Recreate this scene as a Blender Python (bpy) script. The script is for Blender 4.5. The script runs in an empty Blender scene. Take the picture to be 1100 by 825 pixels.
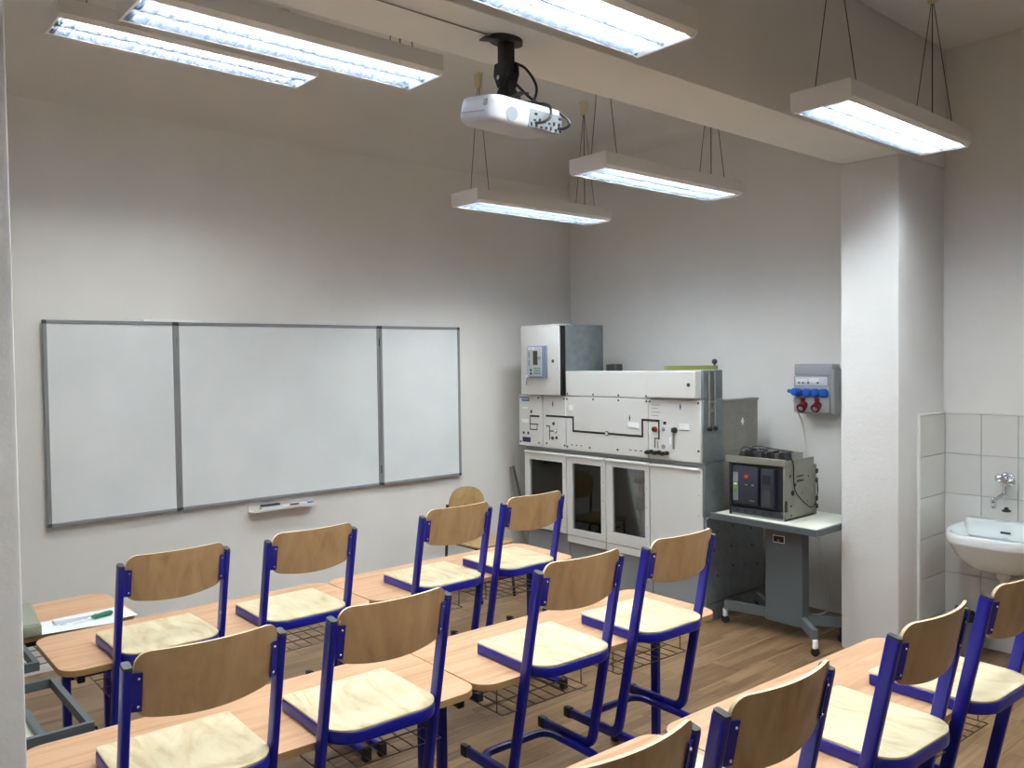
import bpy, bmesh, math, random
from mathutils import Vector, Matrix
random.seed(7)
PI = math.pi
scene = bpy.context.scene
COL = scene.collection

# ------------------------------------------------------------------ camera
cam_d = bpy.data.cameras.new('camera'); cam = bpy.data.objects.new('camera', cam_d); COL.objects.link(cam)
cam_d.sensor_width = 36.0; cam_d.lens = 900.0 / 1100.0 * 36.0; cam_d.clip_start = 0.02
_r = Vector((0.75470004, -0.65593461, -0.01332838)); _u = Vector((0.02951614, 0.01365151, 0.99947108)); _f = Vector((0.65540572, 0.75469426, -0.02966346))
M = Matrix.Identity(4)
for i in range(3):
    M[i][0] = _r[i]; M[i][1] = _u[i]; M[i][2] = -_f[i]
M[0][3], M[1][3], M[2][3] = -1.1325, -5.4565, 1.7911
cam.matrix_world = M
scene.camera = cam

# ------------------------------------------------------------------ world, exposure (all light comes from the ceiling lamps)
w = bpy.data.worlds.new('world'); scene.world = w; w.use_nodes = True
w.node_tree.nodes['Background'].inputs[0].default_value = (0.5, 0.55, 0.6, 1)
w.node_tree.nodes['Background'].inputs[1].default_value = 0.02
vs = scene.view_settings
vs.view_transform = 'Standard'; vs.look = 'None'; vs.gamma = 1.0; vs.use_curve_mapping = False
vs.exposure = 1.62
LAMP_STRENGTH = 40.0

# ------------------------------------------------------------------ helpers
ROOT = {}
def srgb(r, g, b):
    f = lambda c: (c/255.0/12.92) if c/255.0 <= 0.04045 else ((c/255.0+0.055)/1.055)**2.4
    return (f(r), f(g), f(b), 1.0)
def bmnew(): return bmesh.new()
def finish(bm, smooth=38):
    bmesh.ops.recalc_face_normals(bm, faces=bm.faces[:])
    lim = math.radians(smooth)
    for f in bm.faces: f.smooth = True
    for e in bm.edges:
        e.smooth = (len(e.link_faces) == 2 and e.calc_face_angle(0) < lim)
def mesh_of(name, bm, mat, smooth=38):
    finish(bm, smooth)
    me = bpy.data.meshes.new(name); bm.to_mesh(me); bm.free()
    me.materials.append(mat)
    return me
def link(name, me, parent=None, loc=None, rot=None):
    o = bpy.data.objects.new(name, me); COL.objects.link(o)
    if parent is not None: o.parent = parent; ROOT[o] = ROOT[parent]
    else: ROOT[o] = o
    if loc is not None: o.location = loc
    if rot is not None: o.rotation_euler = rot
    return o
def obj(name, bm, mat, parent=None, world=False, smooth=38):
    """one mesh object; world=True: coordinates are world ones, moved into the (unrotated) root's frame"""
    if world and parent is not None:
        bmesh.ops.translate(bm, verts=bm.verts[:], vec=-Vector(ROOT[parent].location))
    return link(name, mesh_of(name, bm, mat, smooth), parent)
def tag(o, label=None, cat=None, group=None, kind=None):
    if label: o['label'] = label
    if cat: o['category'] = cat
    if group: o['group'] = group
    if kind: o['kind'] = kind
    return o
def thing(name, label, cat, loc=(0, 0, 0), rz=0.0, group=None):
    o = bpy.data.objects.new(name, None); COL.objects.link(o); o.empty_display_size = 0.1
    o.location = loc; o.rotation_euler = (0, 0, rz); ROOT[o] = o
    return tag(o, label, cat, group)
def copy_tree(o, parent=None):
    c = o.copy(); COL.objects.link(c)
    if parent is not None: c.parent = parent
    for ch in o.children: copy_tree(ch, c)
    return c
def box(bm, x0, x1, y0, y1, z0, z1, bev=0.0, seg=1):
    x0, x1 = min(x0, x1), max(x0, x1); y0, y1 = min(y0, y1), max(y0, y1); z0, z1 = min(z0, z1), max(z0, z1)
    r = bmesh.ops.create_cube(bm, size=1.0); vsx = r['verts']
    for v in vsx:
        v.co = Vector(((x0+x1)/2 + v.co.x*(x1-x0), (y0+y1)/2 + v.co.y*(y1-y0), (z0+z1)/2 + v.co.z*(z1-z0)))
    if bev > 0:
        es = list({e for v in vsx for e in v.link_edges})
        bmesh.ops.bevel(bm, geom=es, offset=bev, segments=seg, profile=0.5, affect='EDGES')
    return bm
def boxo(name, x0, x1, y0, y1, z0, z1, mat, parent=None, bev=0.0, world=True, seg=1):
    return obj(name, box(bmnew(), x0, x1, y0, y1, z0, z1, bev, seg), mat, parent, world)
def prism(bm, pts, h0, h1, fn):
    """extrude a 2-D outline; fn(a,b,h) -> xyz"""
    lo = [bm.verts.new(fn(a, b, h0)) for a, b in pts]; hi = [bm.verts.new(fn(a, b, h1)) for a, b in pts]
    n = len(pts)
    bm.faces.new(lo[::-1]); bm.faces.new(hi)
    for i in range(n): bm.faces.new((lo[i], lo[(i+1) % n], hi[(i+1) % n], hi[i]))
    return bm
XY = lambda a, b, h: (a, b, h)
def rrect(x0, x1, y0, y1, r, n=6):
    if not isinstance(r, (list, tuple)): r = [r]*4       # order: (x1,y1),(x0,y1),(x0,y0),(x1,y0)
    out = []
    for (cx, cy, sx, sy, a0), rr in zip(((x1, y1, -1, -1, 0), (x0, y1, 1, -1, 90), (x0, y0, 1, 1, 180), (x1, y0, -1, 1, 270)), r):
        if rr <= 1e-6: out.append((cx, cy)); continue
        for i in range(n+1):
            a = math.radians(a0 + 90*i/n)
            out.append((cx+sx*rr+rr*math.cos(a), cy+sy*rr+rr*math.sin(a)))
    return out
def oval(w_, h_, r, n=3): return rrect(-w_/2, w_/2, -h_/2, h_/2, r, n)
def circ(r, n=10): return [(r*math.cos(2*PI*i/n), r*math.sin(2*PI*i/n)) for i in range(n)]
def fillet(pts, rad, n=6):
    pts = [Vector(p) for p in pts]; out = [pts[0]]
    if not isinstance(rad, (list, tuple)): rad = [rad]*(len(pts)-2)
    for i in range(1, len(pts)-1):
        a, b, c = pts[i-1], pts[i], pts[i+1]; r = rad[i-1]
        d1 = (a-b).normalized(); d2 = (c-b).normalized(); ang = d1.angle(d2)
        t = r/math.tan(ang/2); cen = b + (d1+d2).normalized()*(r/math.sin(ang/2))
        p1 = b+d1*t; p2 = b+d2*t; v1 = p1-cen; v2 = p2-cen; th = v1.angle(v2)
        for k in range(n+1):
            s = k/n
            out.append(cen + (v1*math.sin((1-s)*th)+v2*math.sin(s*th))/math.sin(th))
    out.append(pts[-1]); return out
def sweep(bm, path, prof, ref=None, closed=False):
    """sweep a profile; ref: constant side vector for planar paths, else parallel transport"""
    path = [Vector(p) for p in path]; n = len(path); rings = []; s = None
    for i, p in enumerate(path):
        if closed: t = (path[(i+1) % n]-path[i-1]).normalized()
        elif i == 0: t = (path[1]-p).normalized()
        elif i == n-1: t = (p-path[-2]).normalized()
        else: t = ((path[i+1]-p).normalized()+(p-path[i-1]).normalized()).normalized()
        if ref is not None: sd = Vector(ref)
        else:
            if s is None:
                s = t.cross(Vector((0, 0, 1)))
                if s.length < 0.05: s = t.cross(Vector((1, 0, 0)))
            s = (s - t*s.dot(t)).normalized(); sd = s
        sd = (sd - t*sd.dot(t)).normalized(); nn = t.cross(sd)
        k = 1.0
        if 0 < i < n-1 or closed:
            a = (path[(i+1) % n]-p).normalized(); b = (p-path[i-1]).normalized()
            k = 1.0/max(0.5, math.cos(a.angle(b, 0)/2))
        rings.append([bm.verts.new(p + sd*a_ + nn*b_*k) for a_, b_ in prof])
    m = len(prof)
    for i in range(n if closed else n-1):
        A, B = rings[i], rings[(i+1) % n]
        for j in range(m): bm.faces.new((A[j], A[(j+1) % m], B[(j+1) % m], B[j]))
    if not closed:
        bm.faces.new(rings[0][::-1]); bm.faces.new(rings[-1])
    return bm
def cyl(bm, p0, p1, r, n=12, r1=None):
    p0, p1 = Vector(p0), Vector(p1); t = (p1-p0).normalized()
    s = t.cross(Vector((0, 0, 1)));  s = t.cross(Vector((1, 0, 0))) if s.length < 0.05 else s
    s.normalize(); q = t.cross(s); r1 = r if r1 is None else r1
    A = [bm.verts.new(p0+s*r*math.cos(2*PI*i/n)+q*r*math.sin(2*PI*i/n)) for i in range(n)]
    B = [bm.verts.new(p1+s*r1*math.cos(2*PI*i/n)+q*r1*math.sin(2*PI*i/n)) for i in range(n)]
    bm.faces.new(A[::-1]); bm.faces.new(B)
    for i in range(n): bm.faces.new((A[i], A[(i+1) % n], B[(i+1) % n], B[i]))
    return bm
def lathe(bm, prof, c=(0, 0, 0), n=20, axis='z', cap=True):
    c = Vector(c); rings = []
    for r, h in prof:
        ring = []
        for i in range(n):
            a, b = r*math.cos(2*PI*i/n), r*math.sin(2*PI*i/n)
            ring.append(bm.verts.new(c + Vector({'z': (a, b, h), 'x': (h, a, b), 'y': (a, h, b)}[axis])))
        rings.append(ring)
    for A, B in zip(rings, rings[1:]):
        for i in range(n): bm.faces.new((A[i], A[(i+1) % n], B[(i+1) % n], B[i]))
    if cap: bm.faces.new(rings[0][::-1]); bm.faces.new(rings[-1])
    return bm
def ball(bm, c, r, u=10, v=7):
    res = bmesh.ops.create_uvsphere(bm, u_segments=u, v_segments=v, radius=r)
    bmesh.ops.translate(bm, verts=res['verts'], vec=Vector(c)); return bm
def frame_ring(bm, y0, y1, z0, z1, hy0, hy1, hz0, hz1, x0, x1):
    """plate in the y-z plane with a rectangular hole"""
    o = [(y0, z0), (y1, z0), (y1, z1), (y0, z1)]; h = [(hy0, hz0), (hy1, hz0), (hy1, hz1), (hy0, hz1)]
    V = {}
    for k, x in (('f', x0), ('b', x1)):
        V['o'+k] = [bm.verts.new((x, a, b)) for a, b in o]; V['h'+k] = [bm.verts.new((x, a, b)) for a, b in h]
    for i in range(4):
        j = (i+1) % 4
        bm.faces.new((V['of'][i], V['of'][j], V['hf'][j], V['hf'][i])); bm.faces.new((V['ob'][j], V['ob'][i], V['hb'][i], V['hb'][j]))
        bm.faces.new((V['of'][j], V['of'][i], V['ob'][i], V['ob'][j])); bm.faces.new((V['hf'][i], V['hf'][j], V['hb'][j], V['hb'][i]))
    return bm

# ------------------------------------------------------------------ materials
def newmat(name, col, rough=0.5, metal=0.0, spec=0.5):
    m = bpy.data.materials.new(name); m.use_nodes = True
    b = m.node_tree.nodes['Principled BSDF']
    b.inputs['Base Color'].default_value = col; b.inputs['Roughness'].default_value = rough
    b.inputs['Metallic'].default_value = metal; b.inputs['Specular IOR Level'].default_value = spec
    return m
def N(m, t): return m.node_tree.nodes.new(t)
def L(m, a, b): m.node_tree.links.new(a, b)
def coords(m, scale=(1, 1, 1), rnd=True, rot=(0, 0, 0)):
    tc = N(m, 'ShaderNodeTexCoord'); mp = N(m, 'ShaderNodeMapping'); mp.inputs['Scale'].default_value = scale; mp.inputs['Rotation'].default_value = rot
    if rnd:
        oi = N(m, 'ShaderNodeObjectInfo'); mu = N(m, 'ShaderNodeVectorMath'); mu.operation = 'MULTIPLY_ADD'
        L(m, oi.outputs['Random'], mu.inputs[0]); mu.inputs[1].default_value = (37.1, 23.7, 11.3); L(m, tc.outputs['Object'], mu.inputs[2])
        L(m, mu.outputs[0], mp.inputs['Vector'])
    else: L(m, tc.outputs['Object'], mp.inputs['Vector'])
    return mp.outputs[0]
def ramp(m, fac, stops):
    r = N(m, 'ShaderNodeValToRGB'); L(m, fac, r.inputs[0])
    while len(r.color_ramp.elements) < len(stops): r.color_ramp.elements.new(0.5)
    for e, (p, c) in zip(r.color_ramp.elements, stops): e.position = p; e.color = c
    return r.outputs[0]
def noise(m, vec, scale, detail=4, rough=0.5, dist=0.0):
    n = N(m, 'ShaderNodeTexNoise'); L(m, vec, n.inputs['Vector']); n.inputs['Scale'].default_value = scale
    n.inputs['Detail'].default_value = detail; n.inputs['Roughness'].default_value = rough; n.inputs['Distortion'].default_value = dist
    return n.outputs['Fac']
def bump(m, h, strength=0.1, dist=0.01):
    b = N(m, 'ShaderNodeBump'); L(m, h, b.inputs['Height']); b.inputs['Strength'].default_value = strength; b.inputs['Distance'].default_value = dist
    L(m, b.outputs[0], m.node_tree.nodes['Principled BSDF'].inputs['Normal'])
def setcol(m, c): L(m, c, m.node_tree.nodes['Principled BSDF'].inputs['Base Color'])
def plaster(name, c1, c2, bstr=0.15):
    m = newmat(name, c1, 0.85, spec=0.3); v = coords(m, rnd=False)
    setcol(m, ramp(m, noise(m, v, 1.6, 5, 0.6), [(0.3, c1), (0.7, c2)]))
    bump(m, noise(m, v, 34, 6, 0.65), bstr, 0.006); return m
def wood(name, c_dark, c_mid, c_light, scale, grain=(1, 9, 1), rough=0.45, wob=2.2, spec=0.4):
    """grain runs along the axis with the smallest scale"""
    m = newmat(name, c_mid, rough, spec=spec); v = coords(m, grain)
    a = noise(m, v, scale, 3, 0.5, wob)
    b = noise(m, v, scale*9, 4, 0.7, 0.4)
    mx = N(m, 'ShaderNodeMath'); mx.operation = 'MULTIPLY_ADD'; L(m, b, mx.inputs[0]); mx.inputs[1].default_value = 0.28; L(m, a, mx.inputs[2])
    setcol(m, ramp(m, mx.outputs[0], [(0.42, c_dark), (0.6, c_mid), (0.82, c_light)]))
    bump(m, b, 0.03, 0.002); return m
def metal_gal(name, c1, c2, rough=0.45, metal=0.6):
    m = newmat(name, c1, rough, metal); v = coords(m)
    setcol(m, ramp(m, noise(m, v, 14, 5, 0.7), [(0.3, c1), (0.7, c2)])); return m

m_wall = plaster('wall_plaster', srgb(226, 223, 219), srgb(233, 230, 226), 0.12)
m_ceil = plaster('ceiling_plaster', srgb(220, 216, 211), srgb(227, 223, 218), 0.06)
m_pillar = plaster('rough_pillar_plaster', srgb(222, 220, 218), srgb(230, 228, 226), 0.35)
m_board = newmat('whiteboard_enamel', srgb(232, 235, 236), 0.22, spec=0.5)
v_ = coords(m_board, (1, 1, 1)); setcol(m_board, ramp(m_board, noise(m_board, v_, 2.2, 4), [(0.3, srgb(226, 230, 231)), (0.7, srgb(236, 239, 240))]))
m_alu = newmat('brushed_aluminium', srgb(150, 152, 156), 0.42, 0.35)
m_dgrey = newmat('dark_grey_plastic', srgb(62, 64, 68), 0.5)
m_seat = wood('pale_birch_ply', srgb(202, 180, 138), srgb(219, 202, 164), srgb(228, 215, 182), 3.2, (2.6, 0.9, 2.6), 0.38, 3.0)
m_back = wood('brown_beech_ply', srgb(168, 136, 96), srgb(183, 150, 109), srgb(192, 160, 119), 5.0, (2.4, 2.4, 0.55), 0.42, 1.6)
m_edge = newmat('ply_edge', srgb(236, 216, 176), 0.6)
m_desk = wood('beech_laminate', srgb(192, 144, 104), srgb(208, 162, 124), srgb(216, 174, 138), 3.0, (0.7, 9.0, 9.0), 0.42, 0.8)
m_deske = newmat('beech_edge_band', srgb(176, 140, 92), 0.5)
m_blue = newmat('blue_powder_coat', srgb(20, 26, 150), 0.28, 0.0, 0.6)
m_navy = newmat('dark_navy_enamel', srgb(24, 26, 70), 0.35)
m_black = newmat('black_plastic', srgb(22, 22, 24), 0.45)
m_wire = newmat('bare_steel_wire', srgb(120, 116, 108), 0.4, 0.8)
m_white = newmat('white_lamp_enamel', srgb(228, 224, 220), 0.45)
m_louv = newmat('satin_louver_aluminium', srgb(158, 167, 184), 0.22, 0.9)
m_cord = newmat('thin_grey_cord', srgb(74, 70, 64), 0.6)
m_cream = newmat('cream_plastic', srgb(214, 205, 168), 0.5)
m_tube = bpy.data.materials.new('lit_fluorescent_tube'); m_tube.use_nodes = True
nt = m_tube.node_tree; nt.nodes.remove(nt.nodes['Principled BSDF']); em = nt.nodes.new('ShaderNodeEmission')
em.inputs[0].default_value = (0.94, 1.0, 0.975, 1); em.inputs[1].default_value = LAMP_STRENGTH
nt.links.new(em.outputs[0], nt.nodes['Material Output'].inputs[0])
m_cab = newmat('light_grey_cabinet_enamel', srgb(214, 212, 208), 0.45)
m_cabw = newmat('white_enamel_lip', srgb(232, 232, 230), 0.35)
m_plinth = newmat('mid_grey_plinth_enamel', srgb(140, 143, 145), 0.5)
m_gal = metal_gal('galvanised_steel', srgb(120, 128, 132), srgb(140, 147, 150), 0.42, 0.55)
m_gal2 = metal_gal('dull_zinc_plate', srgb(138, 136, 130), srgb(152, 150, 144), 0.5, 0.35)
m_gdark = newmat('dark_cabinet_inside', srgb(168, 182, 190), 0.6)
m_copper = newmat('copper_bar', srgb(186, 120, 82), 0.4, 0.6)
m_resin = newmat('brown_resin_insulator', srgb(84, 58, 46), 0.5)
m_cart = newmat('slate_grey_cart_enamel', srgb(92, 99, 103), 0.42)
m_carttop = newmat('cream_laminate_top', srgb(226, 228, 212), 0.4)
m_chrome = newmat('chrome', srgb(220, 222, 224), 0.08, 1.0)
m_brk = newmat('charcoal_breaker_plastic', srgb(30, 32, 42), 0.4)
m_brk2 = newmat('slate_breaker_plastic', srgb(48, 52, 63), 0.4)
m_steel = metal_gal('yellowish_zinc_steel', srgb(136, 135, 124), srgb(158, 156, 142), 0.45, 0.45)
m_red = newmat('red_plastic', srgb(150, 24, 32), 0.4)
m_green = newmat('green_plastic', srgb(88, 148, 70), 0.4)
m_sockgrey = newmat('grey_socket_box_plastic', srgb(160, 163, 166), 0.5)
m_sockdk = newmat('mid_grey_socket_side', srgb(140, 142, 145), 0.5)
m_sblue = newmat('blue_socket_plastic', srgb(24, 92, 190), 0.35)
m_sred = newmat('dark_red_socket_plastic', srgb(112, 18, 30), 0.4)
m_cer = newmat('white_glazed_ceramic', srgb(232, 238, 238), 0.1, spec=0.6)
m_tile = newmat('pale_grey_wall_tile', srgb(216, 214, 209), 0.2, spec=0.5)
oi = N(m_tile, 'ShaderNodeObjectInfo'); setcol(m_tile, ramp(m_tile, oi.outputs['Random'], [(0, srgb(211, 209, 204)), (1, srgb(220, 218, 214))]))
m_grout = newmat('tile_grout', srgb(186, 184, 178), 0.9)
m_trim = newmat('white_tile_edge', srgb(232, 232, 230), 0.4)
m_paper = newmat('white_paper', srgb(238, 240, 243), 0.7)
m_clear = newmat('frosted_clear_plastic', srgb(214, 222, 228), 0.25)
m_olive = newmat('olive_painted_bar', srgb(112, 116, 56), 0.45)
m_lblue = newmat('petrol_blue_label', srgb(40, 104, 150), 0.4)
m_lwhite = newmat('white_label', srgb(240, 240, 240), 0.5)
m_ink = newmat('black_print', srgb(26, 26, 28), 0.5)
m_rgrey = newmat('relay_front_grey', srgb(176, 180, 182), 0.45)
m_rblue = newmat('relay_bezel_blue_grey', srgb(118, 126, 148), 0.4)
m_lcd = newmat('relay_lcd_olive', srgb(66, 70, 44), 0.25)
m_proj = newmat('white_projector_plastic', srgb(178, 176, 182), 0.35)
m_projg = newmat('grey_projector_panel', srgb(128, 132, 136), 0.45)
m_ovinyl = newmat('grey_green_plastic', srgb(146, 150, 132), 0.55)
m_oldwood = wood('worn_beech_chair_ply', srgb(150, 118, 74), srgb(176, 144, 96), srgb(190, 160, 112), 4.0, (2, 2, 0.8), 0.5)
m_dsteel = newmat('dark_steel_tube', srgb(70, 72, 74), 0.4, 0.5)
m_bin = newmat('grey_bucket_plastic', srgb(120, 124, 126), 0.5)
m_cable = newmat('white_cable', srgb(220, 218, 212), 0.5)
# thin clear window glass
m_glass = bpy.data.materials.new('clear_pane_glass'); m_glass.use_nodes = True
nt = m_glass.node_tree; nt.nodes.remove(nt.nodes['Principled BSDF'])
tr = nt.nodes.new('ShaderNodeBsdfTransparent'); tr.inputs[0].default_value = (0.86, 0.89, 0.9, 1); gl = nt.nodes.new('ShaderNodeBsdfGlossy'); gl.inputs['Roughness'].default_value = 0.03
fr = nt.nodes.new('ShaderNodeFresnel'); fr.inputs[0].default_value = 1.5; mx = nt.nodes.new('ShaderNodeMixShader')
nt.links.new(fr.outputs[0], mx.inputs[0]); nt.links.new(tr.outputs[0], mx.inputs[1]); nt.links.new(gl.outputs[0], mx.inputs[2]); nt.links.new(mx.outputs[0], nt.nodes['Material Output'].inputs[0])
# laminate floor board: three printed strips of staves
m_floor = newmat('oak_laminate_board', srgb(140, 108, 76), 0.36, spec=0.45)
v_ = coords(m_floor, (1, 1, 1))
br = N(m_floor, 'ShaderNodeTexBrick'); L(m_floor, v_, br.inputs['Vector'])
br.inputs['Scale'].default_value = 1.0; br.inputs['Mortar Size'].default_value = 0.0012; br.inputs['Brick Width'].default_value = 0.43; br.inputs['Row Height'].default_value = 0.065
br.inputs['Color1'].default_value = (0.0, 0.0, 0.0, 1); br.inputs['Color2'].default_value = (1, 1, 1, 1); br.inputs['Mortar'].default_value = (0.1, 0.1, 0.1, 1); br.inputs['Bias'].default_value = 0.0
mp = N(m_floor, 'ShaderNodeMapping'); mp.inputs['Scale'].default_value = (1.2, 22, 1); L(m_floor, v_, mp.inputs['Vector'])
g1 = noise(m_floor, mp.outputs[0], 2.5, 5, 0.6, 0.6)
a1 = N(m_floor, 'ShaderNodeMath'); a1.operation = 'MULTIPLY_ADD'; L(m_floor, br.outputs['Color'], a1.inputs[0]); a1.inputs[1].default_value = 0.38; L(m_floor, g1, a1.inputs[2])
setcol(m_floor, ramp(m_floor, a1.outputs[0], [(0.3, srgb(90, 67, 44)), (0.6, srgb(120, 93, 65)), (0.95, srgb(150, 121, 90))]))
m_sub = newmat('floor_underlay', srgb(92, 70, 48), 0.8)

# ------------------------------------------------------------------ room shell
XL, XR, YB, YF, ZC = -1.36, 4.33, -7.2, 0.0, 3.66
T = 0.15
def struct(name, bm, mat, label, cat, parent=None):
    o = obj(name, bm, mat, parent); o['kind'] = 'structure'
    if parent is None: tag(o, label, cat)
    return o
floor = struct('floor', box(bmnew(), XL-T, XR+T, YB-T, YF+T, -0.12, -0.008), m_sub, 'brown wood laminate floor of the classroom', 'floor')
BW, BL = 0.195, 1.285
cache = {}
row = 0; y = YF
while y > YB+0.01:
    y1 = max(y-BW, YB); x = XL - [0.0, 0.86, 0.43][row % 3]
    while x < XR-0.01:
        xa, xb = max(x, XL), min(x+BL, XR)
        if xb-xa > 0.02:
            key = (round(xb-xa, 3), round(y-y1, 3))
            if key not in cache:
                cache[key] = mesh_of('board', box(bmnew(), -key[0]/2+0.0006, key[0]/2-0.0006, -key[1]/2+0.0006, key[1]/2-0.0006, -0.008, 0, 0.0012), m_floor)
            link('board', cache[key], floor, ((xa+xb)/2, (y+y1)/2, 0))
        x += BL
    y = y1; row += 1
struct('ceiling', box(bmnew(), XL-T, XR+T, YB-T, YF+T, ZC, ZC+0.15), m_ceil, 'flat off-white plaster ceiling above the lamps', 'ceiling')
struct('wall_north', box(bmnew(), XL-T, XR+T, YF, YF+T, 0, ZC), m_wall, 'white plaster wall behind the whiteboard', 'wall')
struct('wall_east', box(bmnew(), XR, XR+T, YB-T, YF, 0, ZC), m_wall, 'white plaster wall behind switchgear and washbasin', 'wall')
struct('wall_west', box(bmnew(), XL-T, XL, YB-T, YF, 0, ZC), m_wall, 'white plaster wall at the left end of the room', 'wall')
struct('wall_south', box(bmnew(), XL, XR, YB-T, YB, 0, ZC), m_wall, 'white plaster wall at the rear of the room', 'wall')
PY0, PY1 = -2.928, -3.278
struct('pillar', box(bmnew(), 3.705, XR, PY1, PY0, 0, 2.934, 0.010, 2), m_pillar, 'rough white plaster pillar beside the washbasin', 'pillar')
struct('pillar', box(bmnew(), XL, -0.736, PY1-0.01, PY0, 0, 2.934, 0.012, 2), m_pillar, 'white plaster pillar cutting off the left picture edge', 'pillar')
struct('ceiling_beam', box(bmnew(), XL, XR, PY1-0.012, PY0, 2.934, ZC, 0.008, 2), m_ceil, 'plastered ceiling beam carrying the projector', 'beam')

def cove(name, r, p0, p1, inward, lab):
    bm = bmnew()
    prof = [(0.0, 0.0), (r, 0.0)]+[(r-r*math.sin(a), -(r-r*math.cos(a))) for a in [PI/2*k/10 for k in range(11)]][1:]
    p0, p1 = Vector(p0), Vector(p1); iw = Vector(inward)
    A = [bm.verts.new(p0+iw*a+Vector((0, 0, b))) for a, b in prof]; B = [bm.verts.new(p1+iw*a+Vector((0, 0, b))) for a, b in prof]
    n = len(prof); bm.faces.new(A); bm.faces.new(B[::-1])
    for i in range(n): bm.faces.new((A[i], A[(i+1) % n], B[(i+1) % n], B[i]))
    struct(name, bm, m_ceil, lab, 'cove')
cove('trim_3', 0.34, (XL, YF, ZC), (XR, YF, ZC), (0, -1, 0), 'rounded plaster cove between whiteboard wall and ceiling')
cove('trim_4', 0.16, (XR, YF, ZC), (XR, PY0, ZC), (-1, 0, 0), 'rounded plaster cove between cabinet wall and ceiling')

# ------------------------------------------------------------------ tiled splashback
tb = struct('trim_1', box(bmnew(), XR-0.006, XR, -4.3, PY1, 0, 1.42), m_grout, 'pale tiled splashback on the wall behind the washbasin', 'tiles')
tcache = {}
def tile(parent, axis, a0, a1, z0, z1, face):
    key = (axis, round(a1-a0, 3), round(z1-z0, 3)); g = 0.0018
    if key not in tcache:
        hw, hz = key[1]/2-g, key[2]/2-g
        bm = box(bmnew(), -0.005, 0.005, -hw, hw, -hz, hz, 0.0015) if axis == 'y' else box(bmnew(), -hw, hw, -0.005, 0.005, -hz, hz, 0.0015)
        tcache[key] = mesh_of('tile', bm, m_tile)
    c = (a0+a1)/2
    link('tile', tcache[key], parent, (face, c, (z0+z1)/2) if axis == 'y' else (c, face, (z0+z1)/2))
zt = [1.42, 1.172, 0.924, 0.676, 0.43, 0.182, 0.0]
ys = [PY1-0.012, -3.5, -3.702, -3.904, -4.106, -4.3]
for za, zb_ in zip(zt[1:], zt):
    for ya, yb in zip(ys[1:], ys): tile(tb, 'y', ya, yb, za, zb_, XR-0.008)
tb2 = struct('trim_2', box(bmnew(), 3.955, XR-0.014, PY1-0.006, PY1, 0, 1.42), m_grout, 'pale tiles on the pillar side facing the washbasin', 'tiles')
for za, zb_ in zip(zt[1:], zt): tile(tb2, 'x', 3.957, XR-0.014, za, zb_, PY1-0.008)
bm = bmnew(); box(bm, 3.944, 3.957, PY1-0.016, PY1, 0, 1.432, 0.002); obj('edge_strip', bm, m_trim, tb2)
bm = bmnew(); box(bm, 3.957, XR-0.014, PY1-0.016, PY1, 1.42, 1.432, 0.002); obj('edge_strip', bm, m_trim, tb2)
bm = bmnew(); box(bm, XR-0.016, XR, -4.3, PY1-0.016, 1.42, 1.432, 0.002); obj('edge_strip', bm, m_trim, tb)

# ------------------------------------------------------------------ whiteboard
WZ0, WZ1, WU = 0.852, 2.052, 0.7535
wb = thing('whiteboard', 'three-panel whiteboard with aluminium frame on the wall', 'whiteboard', (2*WU, -0.02, WZ0))
def panel(x0, x1, ydepth, name):
    y0, y1 = -0.008-ydepth, -0.008-ydepth-0.018
    bm = box(bmnew(), x0+0.012, x1-0.012, y0-0.004, y1+0.004, WZ0+0.012, WZ1-0.012)
    p = obj(name, bm, m_board, wb, True)
    prof = [(-0.012, -0.011), (0.012, -0.011), (0.012, 0.007), (0.007, 0.011), (-0.007, 0.011), (-0.012, 0.007)]
    yc = (y0+y1)/2
    for a, b in (((x0+.008, yc, WZ0+.008), (x1-.008, yc, WZ0+.008)), ((x0+.008, yc, WZ1-.008), (x1-.008, yc, WZ1-.008)), ((x0+.008, yc, WZ0+.008), (x0+.008, yc, WZ1-.008)), ((x1-.008, yc, WZ0+.008), (x1-.008, yc, WZ1-.008))):
        bm = bmnew(); sweep(bm, [a, b], [(q*0.75, r_) for q, r_ in prof], ref=(0, 1, 0) if a[2] != b[2] else (0, 1, 0)); obj('frame_bar', bm, m_alu, p, True)
    for cx, cz in ((x0+.008, WZ0+.008), (x1-.008, WZ0+.008), (x0+.008, WZ1-.008), (x1-.008, WZ1-.008)):
        bm = box(bmnew(), cx-0.011, cx+0.011, yc-0.012, yc+0.012, cz-0.011, cz+0.011, 0.003, 2); obj('corner_cap', bm, m_dgrey, p, True)
panel(0, WU-0.002, 0.012, 'left_panel'); panel(WU+0.002, 3*WU-0.002, 0.004, 'centre_panel'); panel(3*WU+0.002, 4*WU, 0.012, 'right_panel')
for xx in (WU, 3*WU):
    for zz in (WZ0+0.12, WZ1-0.12):
        bm = bmnew(); cyl(bm, (xx, -0.032, zz-0.03), (xx, -0.032, zz+0.03), 0.005); obj('hinge', bm, m_dgrey, wb, True)
bm = bmnew(); box(bm, 0.56, 0.925, -0.022, -0.001, WZ1-0.004, WZ1+0.016, 0.004, 2)
tag(obj('magnetic_strip', bm, m_paper), 'narrow white strip on top edge of the whiteboard', 'strip')
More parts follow.
